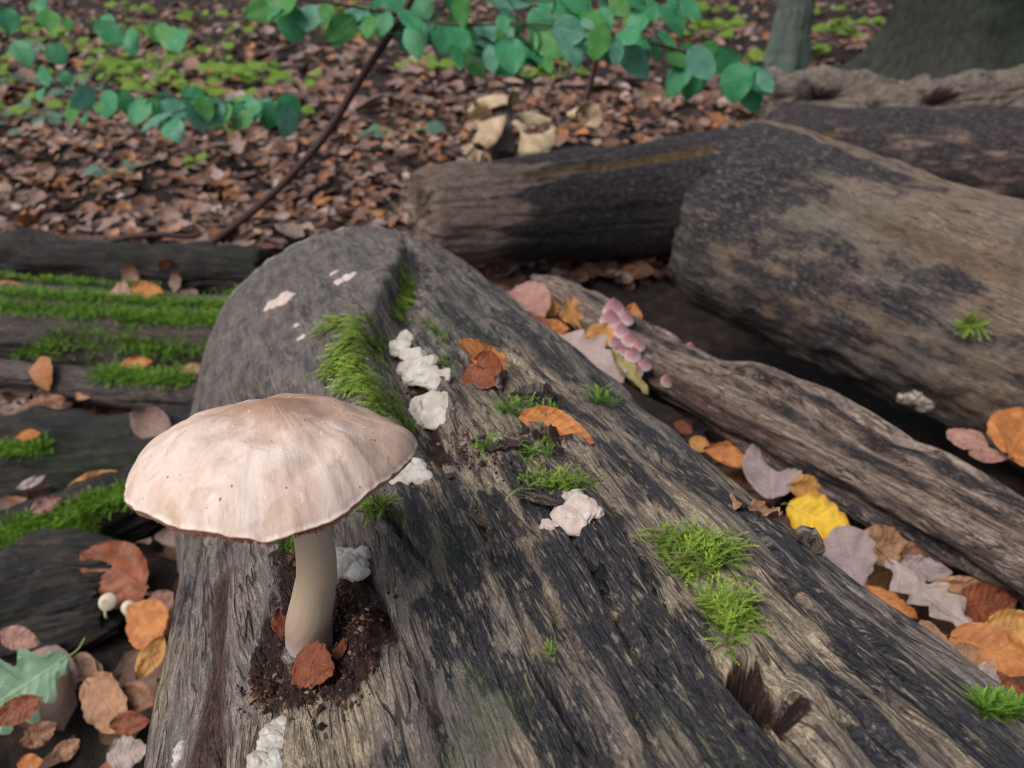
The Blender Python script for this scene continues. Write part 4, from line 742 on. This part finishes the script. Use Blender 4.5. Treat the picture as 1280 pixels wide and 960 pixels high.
# crumbs of rotten wood round the stem: nobody could count them
def crumbs():
    VV, FF = [], []; o = 0
    for k in range(1500):
        a = rnd.random(); sx, sy, s = rnd.choice([(405, 815, 26), (440, 785, 22), (395, 860, 26), (335, 860, 16), (420, 760, 14), (372, 700, 8), (600, 560, 22), (520, 480, 12)])
        px, py = rnd.gauss(sx, s), rnd.gauss(sy, s * .9)
        try: p, n = hit(px, py)
        except RuntimeError: continue
        r = rnd.choice([.0003, .0004, .0006, .0008, .0013]) * rnd.uniform(.7, 1.3); v = nrm(rng.normal(size=(6, 3)) * .25 + np.array([[1, 0, 0], [-1, 0, 0], [0, 1, 0], [0, -1, 0], [0, 0, 1], [0, 0, -1]])) * r * rng.uniform(.5, 1.6, (1, 3))
        VV.append(p + n * r * .4 + v); FF += [[o + i, o + j, o + k2] for i, j, k2 in [(0, 2, 4), (2, 1, 4), (1, 3, 4), (3, 0, 4), (2, 0, 5), (1, 2, 5), (3, 1, 5), (0, 3, 5)]]; o += 6
    rr = np.repeat(rng.random(len(VV)), 6); t = NT('rotten crumbs'); M = t.done(t.ramp(t.attr('rnd'), [(0, (.015, .010, .008)), (.5, (.06, .028, .02)), (.85, (.15, .07, .045)), (1, (.32, .22, .15))]), .8)
    obj('wood_crumbs', mesh('wood_crumbs', np.vstack(VV), np.array(FF), M, {'rnd': rr}, False), None, 'dark reddish crumbs of rotten wood scattered over the log around the stem', 'wood crumbs', kind='stuff')
crumbs()

# ------------------------------------------------------------------ moss
def shoot(R, n=10):
    """one feathery moss shoot, unit length along +Y, arching up: stem strip with paired leaflets"""
    t = np.linspace(0, 1, n); y = t; z = .25 * np.sin(t * 2.2); x = .08 * np.sin(t * 3 + R.uniform(0, 6)); S = np.stack([x, y, z], -1); V, F, A = [], [], []
    def tri(a, b, c, ta, tc): o = len(V); V.extend([a, b, c]); F.append([o, o + 1, o + 2]); A.extend([ta, ta, tc])
    for i in range(n - 1):
        for s in (-1, 1):
            L = .19 * (1 - .5 * t[i]) * R.uniform(.7, 1.3); p = S[i]; d = np.array([s * .8, .75, R.uniform(-.1, .35)]); d = d / np.linalg.norm(d) * L
            tri(p + [0, -.035, 0], p + [0, .055, 0], p + d, t[i] * .7, min(1, t[i] * .7 + .35))
        tri(S[i] + [-.018, 0, 0], S[i] + [.018, 0, 0], S[min(i + 1, n - 1)], t[i] * .6, t[i] * .7)
    o = S[-1]; tri(o + [-.05, -.02, 0], o + [.05, -.02, 0], o + [0, .14, .02], .9, 1)
    return np.array(V), np.array(F), np.array(A)
SH = [shoot(np.random.default_rng(s)) for s in range(6)]
def moss(label, blobs, n, length, mat, seed, ob=None, flow=None, up=.55, name='moss_clump', under=None):
    R = np.random.default_rng(seed); VV, FF, AA, RR = [], [], [], []; o = 0; ctr = None
    tot = sum(b[4] for b in blobs)
    for x0, y0, x1, y1, wt, rad in blobs:
        for k in range(int(n * wt / tot)):
            t = R.random(); px = x0 + (x1 - x0) * t + R.normal() * rad * .6; py = y0 + (y1 - y0) * t + R.normal() * rad * .5
            try: p, nn = hit(px, py, ob, wt < 0)
            except RuntimeError: continue
            if ctr is None: ctr = p
            x, y = tangent(nn); a = R.uniform(0, 2 * math.pi); tg = x * math.cos(a) + y * math.sin(a)
            if flow is not None: f = W(*flow[1], 1) - W(*flow[0], 1); f = nrm(f - (f @ nn) * nn); tg = nrm(tg * .75 + f)
            Y = nrm(tg + nn * R.uniform(up * .3, up * 1.5)); Z = nrm(nn - (nn @ Y) * Y); X = np.cross(Y, Z); L = length * R.uniform(.55, 1.3)
            V, F, A = SH[R.integers(6)]; VV.append(p - nn * .0008 + (V[:, :1] * X + V[:, 1:2] * Y + V[:, 2:] * Z) * L); FF.append(F + o); o += len(V); AA.append(A); RR.append(np.full(len(V), R.random()))
    if ctr is None: return
    root = thing(name, label, 'moss', ctr)
    if len(VV) < 8: print('FEW SHOOTS', label, len(VV))
    child('shoots', mesh('shoots', np.vstack(VV), np.vstack(FF), mat, {'tipness': np.concatenate(AA), 'rnd': np.concatenate(RR)}, False), root, kind='stuff')
moss('big bright moss mat hanging on the ridge above the mushroom cap', [(462, 398, 420, 468, 1.0, 10), (470, 420, 445, 480, 1.2, 11), (465, 470, 490, 520, .8, 13), (485, 500, 508, 540, .35, 9), (405, 415, 440, 400, .25, 8)], 1000, .0115, M_MOSS, 1, flow=((480, 420), (430, 455)), up=.22)
moss('smaller moss patch near the top of the ridge at the log end', [(500, 335, 508, 375, 1, 9), (490, 395, 505, 360, .5, 8)], 380, .0115, M_MOSS, 2, flow=((500, 340), (505, 380)), up=.3)
moss('short moss cushion above the pale fungus chunk', [(660, 603, 735, 606, 1, 8)], 240, .0072, M_MOSS, 3, up=.25)
moss('spreading feathery moss tuft on the right of the log', [(822, 680, 915, 690, 1.2, 15), (850, 705, 905, 705, 1, 14)], 420, .0098, M_MOSS, 4, up=.18)
moss('feathery moss tuft hanging above the knot hole', [(880, 748, 935, 765, 1, 11), (895, 775, 935, 785, .7, 9), (890, 760, 912, 810, .4, 6)], 300, .0080, M_MOSS, 5, up=.18)
moss('tiny isolated moss sprig in the lower middle of the log', [(680, 818, 694, 814, 1, 4)], 22, .0042, M_MOSS, 6)
moss('little moss tuft under the right edge of the mushroom cap', [(465, 632, 482, 636, 1, 6)], 90, .0085, M_MOSS, 7)
moss('low moss cushion at the right frame edge of the log', [(1222, 886, 1275, 890, 1, 8)], 300, .0065, M_MOSS_D, 8)
moss('thin moss film behind the orange leaf on the log', [(625, 514, 660, 512, 1, 6), (680, 522, 700, 526, .6, 5)], 110, .008, M_MOSS_D, 9)
moss('thin moss film in front of the orange leaf on the log', [(650, 566, 690, 568, 1, 5), (600, 556, 620, 562, .6, 5)], 100, .007, M_MOSS_D, 10)
moss('faint moss streak right of the long white fungus', [(540, 405, 556, 425, 1, 6), (560, 470, 555, 440, .4, 6)], 90, .009, M_MOSS_D, 11)
moss('dark moss at the shaded foot of the mushroom stem', [(352, 684, 372, 690, 1, 4)], 50, .007, M_MOSS_D, 12)
moss('bright green moss carpet on top of the left mossy log', [(0, 348, 300, 366, 2.4, 4), (0, 366, 300, 384, 2.4, 5), (0, 384, 290, 400, 2.0, 7), (60, 420, 290, 440, 1.0, 14), (150, 395, 290, 402, 1.2, 7), (20, 440, 80, 430, .3, 8), (170, 430, 220, 440, .3, 8)], 7600, .0115, M_MOSS_D, 13, ob=MOSSA, up=.6, name='moss_carpet')
moss('moss cushion on the thin branch below the mossy log', [(120, 466, 240, 476, 1, 8)], 900, .013, M_MOSS_D, 14, ob=MOSSB, up=.7, name='moss_carpet')
moss('dark green moss carpet on the slanting branch behind the cap', [(0, 672, 170, 612, 1, 12), (0, 690, 120, 650, .8, 9)], 2000, .013, M_MOSS_D, 15, ob=MOSSD, up=.7, name='moss_carpet')
moss('moss patch on the dark low log at the left edge', [(-5, 566, 60, 560, 1, 7)], 520, .013, M_MOSS_D, 16, ob=DARKB, up=.7, name='moss_carpet')
moss('tiny moss spot on the upper flank of the round log', [(1205, 405, 1218, 405, 1, 4)], 50, .016, M_MOSS, 17, ob=BIG)
moss('small moss spot low on the round log near the decayed branch', [(1062, 490, 1070, 494, 1, 4)], 40, .014, M_MOSS_D, 18, ob=BIG)
moss('small moss scrap on the edge below the grey oak leaf', [(744, 500, 762, 508, 1, 5)], 60, .011, M_MOSS_D, 19)

# ------------------------------------------------------------------ pink bonnets and small white mushrooms
def bonnet_mat():
    t = NT('pink bonnet cap'); K = t.attr('cap', True); r = t.n('ShaderNodeSeparateXYZ', {0: K}, out=0); a = t.n('ShaderNodeSeparateXYZ', {0: K}, out=1)
    s = t.math('SINE', t.math('MULTIPLY', a, 26.0)); n = t.noise(K, 3, 3)
    c = t.ramp(r, [(0, (.25, .10, .12)), (.3, (.34, .16, .18)), (.58, (.46, .27, .28)), (.74, (.66, .52, .50)), (1, (.84, .78, .74))]); c = t.mix(t.math('MULTIPLY', t.step(s, .2, .9), .22), c, (.36, .14, .16)); c = t.mix(t.math('MULTIPLY', t.step(n, .5, .7), .3), c, (.45, .22, .22))
    return t.done(c, .5, None, .35, Subsurface_Weight=.15, Subsurface_Scale=.003)
M_BON = bonnet_mat(); M_BONS = NT('bonnet stem').done((.32, .17, .16), .55); M_WHT = NT('small cream cap').done((.62, .54, .42), .5)
def bonnet(label, px, py, w, d, foot, fd, mat=None, hk=.95, group='pink bonnets', name='bonnet_mushroom', tilt=(0, -.25, 1)):
    c = W(px, py, d); R = w * d / FPX * (.5 if mat else .54); n = nrm(tilt); x, y = tangent(n); nr, na = 14, 28; q = np.linspace(0, 1, nr); ph = np.linspace(0, 2 * math.pi, na, endpoint=False); Q, PH = np.meshgrid(q, ph, indexing='ij')
    rad = R * (.55 * Q ** .8 + .45 * np.sin(Q * 1.5)) * (1 + .03 * np.sin(PH * 26) * Q) * (1 + .06 * np.sin(PH * 2 + px)); z = R * hk * (1.15 - 1.6 * Q ** 1.15) + R * .12 * np.exp(-(Q / .14) ** 2)
    V = c + (rad * np.cos(PH))[..., None] * x + (rad * np.sin(PH))[..., None] * y + z[..., None] * n
    ins = c + (V[::-1][:10] - c) * .88 - n * R * .02; A = np.concatenate([np.stack([Q, PH, Q * 0], -1), np.stack([Q[::-1][:10] * .5, PH[:10], Q[:10] * 0 + 1], -1)], 0).reshape(-1, 3); V = np.concatenate([V, ins], 0)
    f = W(*foot, fd); root = thing(name, label, 'mushroom', f, group)
    child('cap', mesh('cap', V.reshape(-1, 3), grid_faces(V.shape[0], na, True), mat or M_BON, {'cap': A}), root)
    pts = spline([f, (f + c) / 2 + [0, -.004, -.003], c + n * R * .3], 7); child('stem', tube_mesh('stem', pts, np.full(len(pts), R * .16), M_BONS if mat is None else mat, 8), root)
for px, py, w, d, lab in [(767, 385, 26, .815, 'topmost and largest pink bonnet of the cluster'), (763, 399, 26, .80, 'second pink bonnet from the top of the cluster'), (777, 413, 21, .79, 'pale pink bonnet in the middle of the cluster, above three others'), (787, 425, 20, .782, 'pink bonnet on the right side of the cluster middle'),
        (769, 428, 16, .775, 'small pink bonnet half hidden by the ochre leaf'), (775, 437, 19, .77, 'pink bonnet left of the lower middle of the cluster'), (791, 443, 21, .765, 'wide pink bonnet right of the lower middle of the cluster'), (781, 456, 15, .757, 'small dark pink bonnet at the lower left of the cluster'), (793, 463, 20, .75, 'lowest pink bonnet of the cluster'), (805, 456, 17, .76, 'rightmost pink bonnet of the cluster'), (783, 398, 18, .805, 'pink bonnet in front of the orange leaf at the cluster top'), (798, 432, 16, .775, 'small pink bonnet at the right rim of the cluster'), (771, 447, 15, .762, 'small pink bonnet at the left rim low in the cluster')]:
    bonnet(lab, px, py, w, d - .012, (px + 14, py + 22), d + .035, tilt=(-.12, -.30, 1))
bonnet('single pink bonnet right of the cluster under the branch', 834, 475, 17, .745, (850, 470), .79, tilt=(-.2, -.5, 1))
bonnet('single pink bonnet on top of the decayed branch', 862, 433, 12, .80, (864, 446), .805, tilt=(.1, -.3, 1))
bonnet('pale pink bonnet in the hollow under the decayed branch', 1106, 622, 26, .63, (1118, 606), .68, tilt=(-.1, -.5, 1))
bonnet('darker pink bonnet right of the pale one in the hollow', 1134, 632, 20, .63, (1142, 616), .67, tilt=(.1, -.5, 1))
def gfoot(px, py, d): return (px, py)
bonnet('small cream mushroom by the dark rust leaf', 133, 752, 24, .745, (134, 772), .75, M_WHT, .55, 'small cream mushrooms', 'small_mushroom', (-.1, -.6, .8))
bonnet('smaller cream mushroom right of its neighbour by the rust leaf', 160, 760, 20, .735, (161, 776), .74, M_WHT, .55, 'small cream mushrooms', 'small_mushroom', (0, -.6, .8))

# ------------------------------------------------------------------ bracket fungi on the stub behind the charred log
def lathe_bracket(label, pts, d, w, thick, seed, flat=.6):
    """thin wavy shelf grown sideways from the stub: a lobed fan with a rounded pale margin"""
    P = np.array([W(x, y, d + dd) for x, y, dd in pts]); S = spline(P, 10); k = len(S); R = np.random.default_rng(seed); na = 13; tt = np.linspace(0, 1, k)
    T = nrm(np.gradient(S, axis=0)); out = nrm(np.array([R.choice([-1, 1]) * R.uniform(.3, .7), -.45, R.uniform(-.7, -.2)])); reach = 2.3 * w * np.sin(np.clip(tt, .06, .94) * math.pi) ** .5 * (1 + .25 * pn2(tt * 5 + seed, tt * 0, seed)); V = []
    for i in range(k):
        o = nrm(out - (out @ T[i]) * T[i]); nn = nrm(np.cross(T[i], o)); ring = []
        for a in np.linspace(0, 2 * math.pi, na, endpoint=False):
            u = .5 - .5 * math.cos(a); th_ = thick * .9 * math.sin(a) * (1 - .55 * u); ring.append(S[i] + o * reach[i] * u + nn * (th_ + .35 * w * (pn2(np.array(tt[i] * 5 + seed), np.array(u), seed + 2) * u + .5 * u * u)))
        V.append(ring)
    V = np.array(V); V = np.concatenate([V[:1].mean(1, keepdims=True).repeat(na, 1), V, V[-1:].mean(1, keepdims=True).repeat(na, 1)], 0); root = thing('bracket_fungus', label, 'fungus', S[0], 'cream bracket fungi on the stub')
    child('bracket', mesh('bracket', V.reshape(-1, 3), grid_faces(k + 2, na, True), M_BRACKET), root)
stub = log_mesh('stub', W(628, 196, 1.62), W(624, 126, 1.66), .030, .022, 80, 60, M_POST, 43, disp=.004, grain=.002, crackn=4, endr=.02)
obj('wooden_stub', stub, None, 'grey upright stub with cream bracket fungi behind the charred log', 'stump')
lathe_bracket('tall cream bracket on the left side of the grey stub', [(586, 138, 0), (592, 150, 0), (598, 160, -.01), (592, 172, 0), (590, 180, 0)], 1.60, .024, .01, 2, 1.0)
lathe_bracket('small cream bracket at the foot of the tall left one', [(588, 182, 0), (596, 188, 0), (604, 190, 0)], 1.58, .018, .01, 3, .8)
lathe_bracket('cream bracket capping the top of the grey stub', [(598, 124, 0), (614, 120, -.01), (634, 122, 0), (638, 132, 0)], 1.64, .017, .01, 4, .8)
lathe_bracket('dull shelf bracket right of the grey stub', [(640, 152, 0), (655, 166, -.02), (675, 168, -.02), (690, 160, 0)], 1.60, .019, .01, 5, .6)
lathe_bracket('greenish bracket above the dull shelf bracket', [(646, 142, 0), (665, 140, 0), (690, 150, 0)], 1.66, .014, .01, 6, .7)
lathe_bracket('pale cream lump at the right end of the brackets', [(708, 142, 0), (722, 136, 0), (734, 150, 0), (730, 158, 0)], 1.60, .016, .01, 7, .9)

# ------------------------------------------------------------------ sapling with green leaves, bare stems
def leafset(kind, n, mats, seed, L=1.0, nt=11, ns=7):
    out = []
    for i in range(n):
        V, lu = leaf_verts(kind, nt, ns, L, rnd.uniform(.85, 1.15), rnd.uniform(-.7, .2), rnd.uniform(.0, .2), 0, .05, seed + i); out.append(mesh('leaf', V, grid_faces(nt, ns), mats[i % len(mats)], {'lu': lu}))
    return out
def put_leaf(me, root, p, d, nrmv, L, name='leaf'):
    o = obj(name, me, root); Y = nrm(d); Z = nrm(np.asarray(nrmv, float) - (np.asarray(nrmv) @ Y) * Y); X = np.cross(Y, Z); q = np.asarray(p, float) - np.array(root.location)
    o.matrix_local = Matrix([[X[0] * L, Y[0] * L, Z[0] * L, q[0]], [X[1] * L, Y[1] * L, Z[1] * L, q[1]], [X[2] * L, Y[2] * L, Z[2] * L, q[2]], [0, 0, 0, 1]]); return o
M_GREEN3 = leaf_mat('fresh green leaf', (.07, .26, .06), (.10, .31, .08), (.05, .16, .03), .4, rough=.4, trans=.3, vein=(.16, .38, .14), vein_amt=.35)
GL = leafset('round', 3, [M_GREEN, M_GREEN2], 300) + leafset('beech', 12, [M_GREEN, M_GREEN2, M_GREEN3, M_GREEN], 320)
def spray(root, path, n, Lm, seed, sp=14, mat=M_TWIG):
    """leafy twig: alternate leaves along a path of (px, py, d)"""
    R = np.random.default_rng(seed); S = spline([W(*p) for p in path], 14); tw = child('twig', tube_mesh('twig', S, np.linspace(.0028, .0012, len(S)), mat, 6), root)
    for k in range(n):
        t = (k + R.random()) / n; p = S[int(t * (len(S) - 1))] + R.normal(size=3) * [.012, .03, .008]; T = S[-1] - S[0]; s = 1 if k % 2 else -1
        d = nrm(nrm(T) * .5 + np.array([s * .15 + R.normal() * .45, -.35 + R.normal() * .35, -.75 + R.normal() * .3])); nn = np.array([R.normal() * .5, -.70 + R.normal() * .3, .65 + R.normal() * .4])
        put_leaf(GL[R.integers(len(GL))], root, p, d, nn, Lm * R.uniform(.4, 1.0)).parent = tw
r1 = thing('sapling', 'leafy green sapling with a slanting brown stem behind the mushroom log', 'sapling', W(190, 338, 1.62))
S = spline([W(190, 338, 1.62), W(250, 312, 1.56), W(330, 252, 1.46), W(400, 178, 1.36), W(450, 100, 1.28), (W(492, 36, 1.22)), W(530, -30, 1.18)], 12)
child('stem', tube_mesh('stem', S, np.linspace(.0085, .0055, len(S)), M_TWIG, 10), r1)
spray(r1, [(500, 20, 1.22), (420, 5, 1.18), (330, -2, 1.15)], 18, .062, 1)
spray(r1, [(470, 10, 1.22), (560, 30, 1.18), (660, 30, 1.15), (760, 40, 1.12)], 38, .066, 2)
spray(r1, [(520, -20, 1.20), (640, -5, 1.17), (760, -5, 1.15), (840, 0, 1.15)], 32, .066, 3)
spray(r1, [(740, 40, 1.12), (820, 55, 1.14), (890, 75, 1.16), (950, 92, 1.18)], 34, .066, 4)
spray(r1, [(560, 50, 1.20), (620, 48, 1.18), (690, 60, 1.16)], 16, .060, 5)
r2 = thing('seedling_branch', 'low spray of round green leaves hanging over the leaf litter on the left', 'branch', W(345, 130, 1.52))
spray(r2, [(362, 122, 1.55), (300, 128, 1.5), (220, 122, 1.45), (120, 108, 1.42)], 28, .066, 6)
spray(r2, [(300, 128, 1.5), (240, 135, 1.42), (200, 148, 1.4)], 12, .064, 16)
r5 = thing('hanging_branch', 'branch of blurred green leaves hanging in at the upper left corner', 'branch', W(60, 20, 1.9))
spray(r5, [(20, -30, 1.9), (90, 20, 1.8), (190, 30, 1.75), (230, 40, 1.7)], 18, .085, 21)
spray(r5, [(20, -30, 1.9), (30, 50, 1.9), (90, 120, 1.9), (120, 140, 1.9)], 12, .075, 22)
r3 = thing('bare_sapling', 'thin pinkish bare twig rising among the green leaves behind the brackets', 'twig', W(728, 140, 1.7))
S = spline([W(728, 142, 1.70), W(740, 100, 1.6), W(750, 50, 1.45), W(757, 10, 1.35), W(752, -40, 1.25)], 12); child('stem', tube_mesh('stem', S, np.linspace(.006, .004, len(S)), M_TWIG2, 8), r3)
yl = leafset('beech', 2, [LM['ochre']], 340); put_leaf(yl[0], r3, W(748, 56, 1.42), W(780, 62, 1.40) - W(748, 56, 1.42), (0, -.8, .6), .048)
r4 = thing('upright_twig', 'thin upright twig standing in the leaf litter beside the slanting stem', 'twig', W(422, 240, 2.2))
S = spline([W(424, 245, 2.2), W(420, 205, 2.15), W(428, 165, 2.1)], 8); child('stem', tube_mesh('stem', S, np.linspace(.005, .003, len(S)), M_TWIG, 7), r4)
for lab, a, b, r in [('long fallen twig lying in the litter at the foot of the slanting stem', (120, 322, 1.70), (400, 290, 1.86), .008), ('dark fallen stick across the litter left of the slanting stem', (100, 318, 1.74), (250, 334, 1.60), .010), ('thin fallen twig in the litter behind the log end', (260, 300, 1.80), (470, 286, 1.86), .006)]:
    A, B = W(*a), W(*b); tt = np.linspace(0, 1, 14)[:, None]; pts = A + (B - A) * tt; pts[:, 2] = gh(pts[:, 0], pts[:, 1]) + .022 + .012 * np.sin(tt[:, 0] * 7); root = thing('fallen_twig', lab, 'twig', pts[0]); child('stick', tube_mesh('stick', pts + rng.normal(size=pts.shape) * .002, np.linspace(r, r * .5, 14), M_TWIG, 8), root)

# ------------------------------------------------------------------ leaf litter and low plants on the forest floor
def blocked(x, y, z, pad=.0):
    b = np.zeros(x.shape, bool); P = np.stack([x, y, z], -1)
    for A, B, rA, rB in AXES:
        d = B - A; t = np.clip(((P - A) @ d) / (d @ d), 0, 1); q = A + t[:, None] * d; b |= np.linalg.norm(P - q, axis=1) < (rA + (rB - rA) * t) * .93 + pad
    return b
TPL = []
for i in range(12):
    V, lu = leaf_verts(['beech', 'beech', 'oak', 'round'][i % 4], 7, 5, 1.0, rnd.uniform(.8, 1.1), rnd.uniform(-.9, 1.1), rnd.uniform(0, .35), rnd.uniform(-.5, .6), .10, 500 + i); TPL.append((V - [0, .5, 0], lu))
TF = grid_faces(7, 5); _idx = np.arange(35).reshape(7, 5)[::2, ::2].ravel(); TF2 = grid_faces(4, 3)
def litter_pts():
    n1 = 13500; y = rng.uniform(.35, 3.6, n1); x = rng.uniform(-1, 1, n1) * (.35 + y * .85)
    n2 = 9500; y2 = 3.4 + 8.5 * rng.random(n2) ** 1.3; x2 = rng.uniform(-1, 1, n2) * (.4 + y2 * 1.0)
    q = rng.random(90); x3 = GA[0] + (GB[0] - GA[0]) * q + rng.normal(size=90) * .035; y3 = GA[1] + (GB[1] - GA[1]) * q + rng.normal(size=90) * .035
    x = np.concatenate([x3, x, x2]); y = np.concatenate([y3, y, y2]); s = np.concatenate([rng.uniform(.035, .06, 90), np.clip(rng.lognormal(-3.15, .38, n1), .016, .075), np.clip(rng.lognormal(-2.65, .35, n2), .03, .12)])
    z = gh(x, y) + rng.uniform(.001, .022, len(x)) + .1 * s * 0; ok = ~blocked(x, y, z + .005); return x[ok], y[ok], z[ok], s[ok]
lx, ly, lz, ls = litter_pts(); _k = ~((lx > -.02) & (ly < 1.45) & (seg_d(lx, ly, GA, GB) > .10)) & ~((lx < 0) & (ly < .66) & (rng.random(len(lx)) < .8)); lx, ly, lz, ls = lx[_k], ly[_k], lz[_k], ls[_k]; N = len(lx)
ang = rng.uniform(0, 2 * math.pi, N); tx = rng.normal(size=(N, 2)) * .32; nz = nrm(np.stack([tx[:, 0], tx[:, 1] - .12, np.ones(N)], -1)); yy = np.stack([np.cos(ang), np.sin(ang), np.zeros(N)], -1); yy = nrm(yy - (yy * nz).sum(1, keepdims=True) * nz); xx = np.cross(yy, nz); tint = rng.random(N)
# the leaves that show largest stand alone: near, unobscured, inside the view
dep = np.stack([lx, ly, lz - CZ], -1) @ Fv; upc = np.stack([lx, ly, lz - CZ], -1) @ Uv; pxx = 640 + FPX * lx / dep; pyy = 480 - FPX * upc / dep
bpy.context.view_layer.update(); dg = bpy.context.evaluated_depsgraph_get()
def seen(i):
    p = Vector((lx[i], ly[i], lz[i] + .004)); d = p - Vector(C); r, loc, *_ = SC.ray_cast(dg, Vector(C), d.normalized()); return (not r) or (loc - Vector(C)).length > d.length - .03
cand = [i for i in np.argsort(dep) if dep[i] > .5 and 0 < pxx[i] < 1280 and 0 < pyy[i] < 960 and seen(int(i))][:290]; solo = set(int(i) for i in cand)
bank = {}
def solo_mesh(k, q):
    if (k, q) not in bank: V, lu = TPL[k]; bank[(k, q)] = mesh('litter_leaf', V, TF, M_LITTER, {'lu': lu + [0, 0, q], 'rnd': np.full(len(V), (q + .5) / 14)})
    return bank[(k, q)]
def litter_label(i):
    q = (int(tint[i] * 14) + .5) / 14; col = 'dark brown' if q < .12 or .4 < q < .52 else 'brown' if q < .25 or q > .96 else 'tan' if q < .4 else 'pinkish grey' if q < .66 else 'orange' if .76 < q < .9 else 'brown' if q < .8 else 'pale grey'
    px, py = pxx[i], pyy[i]
    reg = 'in the lower left corner' if py > 640 and px < 420 else 'between low logs left of the cap' if py > 400 and px < 420 else 'in the trough right of the mushroom log' if py > 400 else 'left of the slanting stem' if px < 300 else 'right of the slanting stem' if px < 520 else 'behind the log pile'
    return col + ' fallen litter leaf ' + reg, 'leaf', col + ' litter leaves ' + reg
for q in range(16):
    px, py = rnd.uniform(0, 240), rnd.uniform(300, 800); r, loc, nn, fi, hob, _m = SC.ray_cast(dg, Vector(C), Vector(ray(px, py)).normalized())
    if not r or hob.name.split('.')[0] not in ('dark_low_log', 'leaning_mossy_branch', 'rotten_log', 'far_dark_log', 'ground', 'thin_mossy_branch', 'lower_edge_branch'): continue
    Z = nrm(np.array(nn) + rng.normal(size=3) * .3); Y = nrm(np.cross(Z, rng.normal(size=3))); X = np.cross(Y, Z); p = np.array(loc) + np.array(nn) * .008; s_ = rng.uniform(.03, .065); tq = int(rng.integers(14))
    ob = obj('strewn_leaf', solo_mesh(int(rng.integers(12)), tq), None, ('dark brown', 'brown', 'tan', 'brown', 'pinkish', 'orange', 'pale grey')[tq // 2] + ' fallen leaf strewn on the low dark logs at left', 'leaf', 'leaves strewn on the low logs at left')
    ob.matrix_world = Matrix([[X[j] * s_, Y[j] * s_, Z[j] * s_, p[j]] for j in range(3)] + [[0, 0, 0, 1]])
VV, FF, LU, RN = [], [], [], []; o = 0
for i in range(N):
    k = int(rng.integers(12))
    if i in solo:
        ob = obj('litter_leaf', solo_mesh(k, int(tint[i] * 14)), None, *litter_label(i)); X, Y, Z, s = xx[i], yy[i], nz[i], ls[i]
        ob.matrix_world = Matrix([[X[0] * s, Y[0] * s, Z[0] * s, lx[i]], [X[1] * s, Y[1] * s, Z[1] * s, ly[i]], [X[2] * s, Y[2] * s, Z[2] * s, lz[i]], [0, 0, 0, 1]]); continue
    V, lu = TPL[k]; F_ = TF
    if ly[i] > 2.4: V, lu, F_ = V[_idx], lu[_idx], TF2
    VV.append(np.array([lx[i], ly[i], lz[i]]) + (V[:, :1] * xx[i] + V[:, 1:2] * yy[i] + V[:, 2:] * nz[i]) * ls[i]); FF.append(F_ + o); o += len(V); LU.append(lu + [0, 0, i % 97]); RN.append(np.full(len(V), tint[i]))
obj('leaf_litter', mesh('leaf_litter', np.vstack(VV), np.vstack(FF), M_LITTER, {'lu': np.vstack(LU), 'rnd': np.concatenate(RN)}), None, 'brown autumn leaf litter covering the forest floor', 'leaf litter', kind='stuff')

YL = leafset('round', 4, [M_YGREEN], 400, nt=7, ns=5); BL = leafset('round', 3, [M_BGREEN], 420, nt=7, ns=5)
def low_plant(px, py, d, n, L, hgt, blue, label, group):
    b = W(px, py, d); z0 = float(gh(b[0], b[1])); b = np.array([b[0], b[1], z0]); root = thing('low_plant', label, 'plant', b, group)
    for k in range(n):
        a = rnd.uniform(0, 6.28); r = rnd.uniform(.02, 1) * L * 1.9; p = b + np.array([math.cos(a) * r, math.sin(a) * r, hgt * rnd.uniform(.35, 1)])
        if k < 5: child('stalk', tube_mesh('stalk', spline([b, (b + p) / 2 + [0, 0, .01], p], 4), np.linspace(.003, .0015, 9), M_STALK_G, 5), root)
        put_leaf(rnd.choice(BL if blue else YL), root, p, np.array([math.cos(a), math.sin(a), rnd.uniform(-.4, .2)]), (rnd.gauss(0, .2), -.45, .9), L * rnd.uniform(.7, 1.3))
def gd(py): return CZ / (.5 - .866 * (480 - py) / FPX)
for i in range(52):
    py = rnd.uniform(10, 165) if i % 3 == 0 else rnd.uniform(10, 120); px = rnd.uniform(-20, 520)
    low_plant(px, py, gd(py), rnd.randint(5, 9), .016 * gd(py) ** .75 + .025, .10, False, 'low yellow-green plant growing in the leaf litter at upper left', 'yellow-green plants in the litter')
for i in range(18):
    py = rnd.uniform(14, 100); low_plant(rnd.uniform(520, 1080), py, gd(py), rnd.randint(7, 11), .020 * gd(py) ** .75 + .02, .08, False, 'low yellow-green plant growing behind the green sapling leaves', 'yellow-green plants behind the sapling')
for i in range(9):
    py = rnd.uniform(60, 180); low_plant(rnd.uniform(-20, 110), py, gd(py), 8, .055, .08, True, 'low bluish green plant in the litter at the left edge', 'bluish green plants at the left edge')
for px, py, lab in [(258, 212, 'small bright green seedling in the litter below the round leaf spray'), (500, 178, 'small dark green plant in the litter left of the bracket fungi'), (160, 222, 'pale bluish seedling in the litter left of the bright green one'), (830, 112, 'small green seedling right of the bracket fungi')]:
    low_plant(px, py, min(gd(py), 3.4), 5, .055, .04, 'blu' in lab or 'dark' in lab, lab, None)
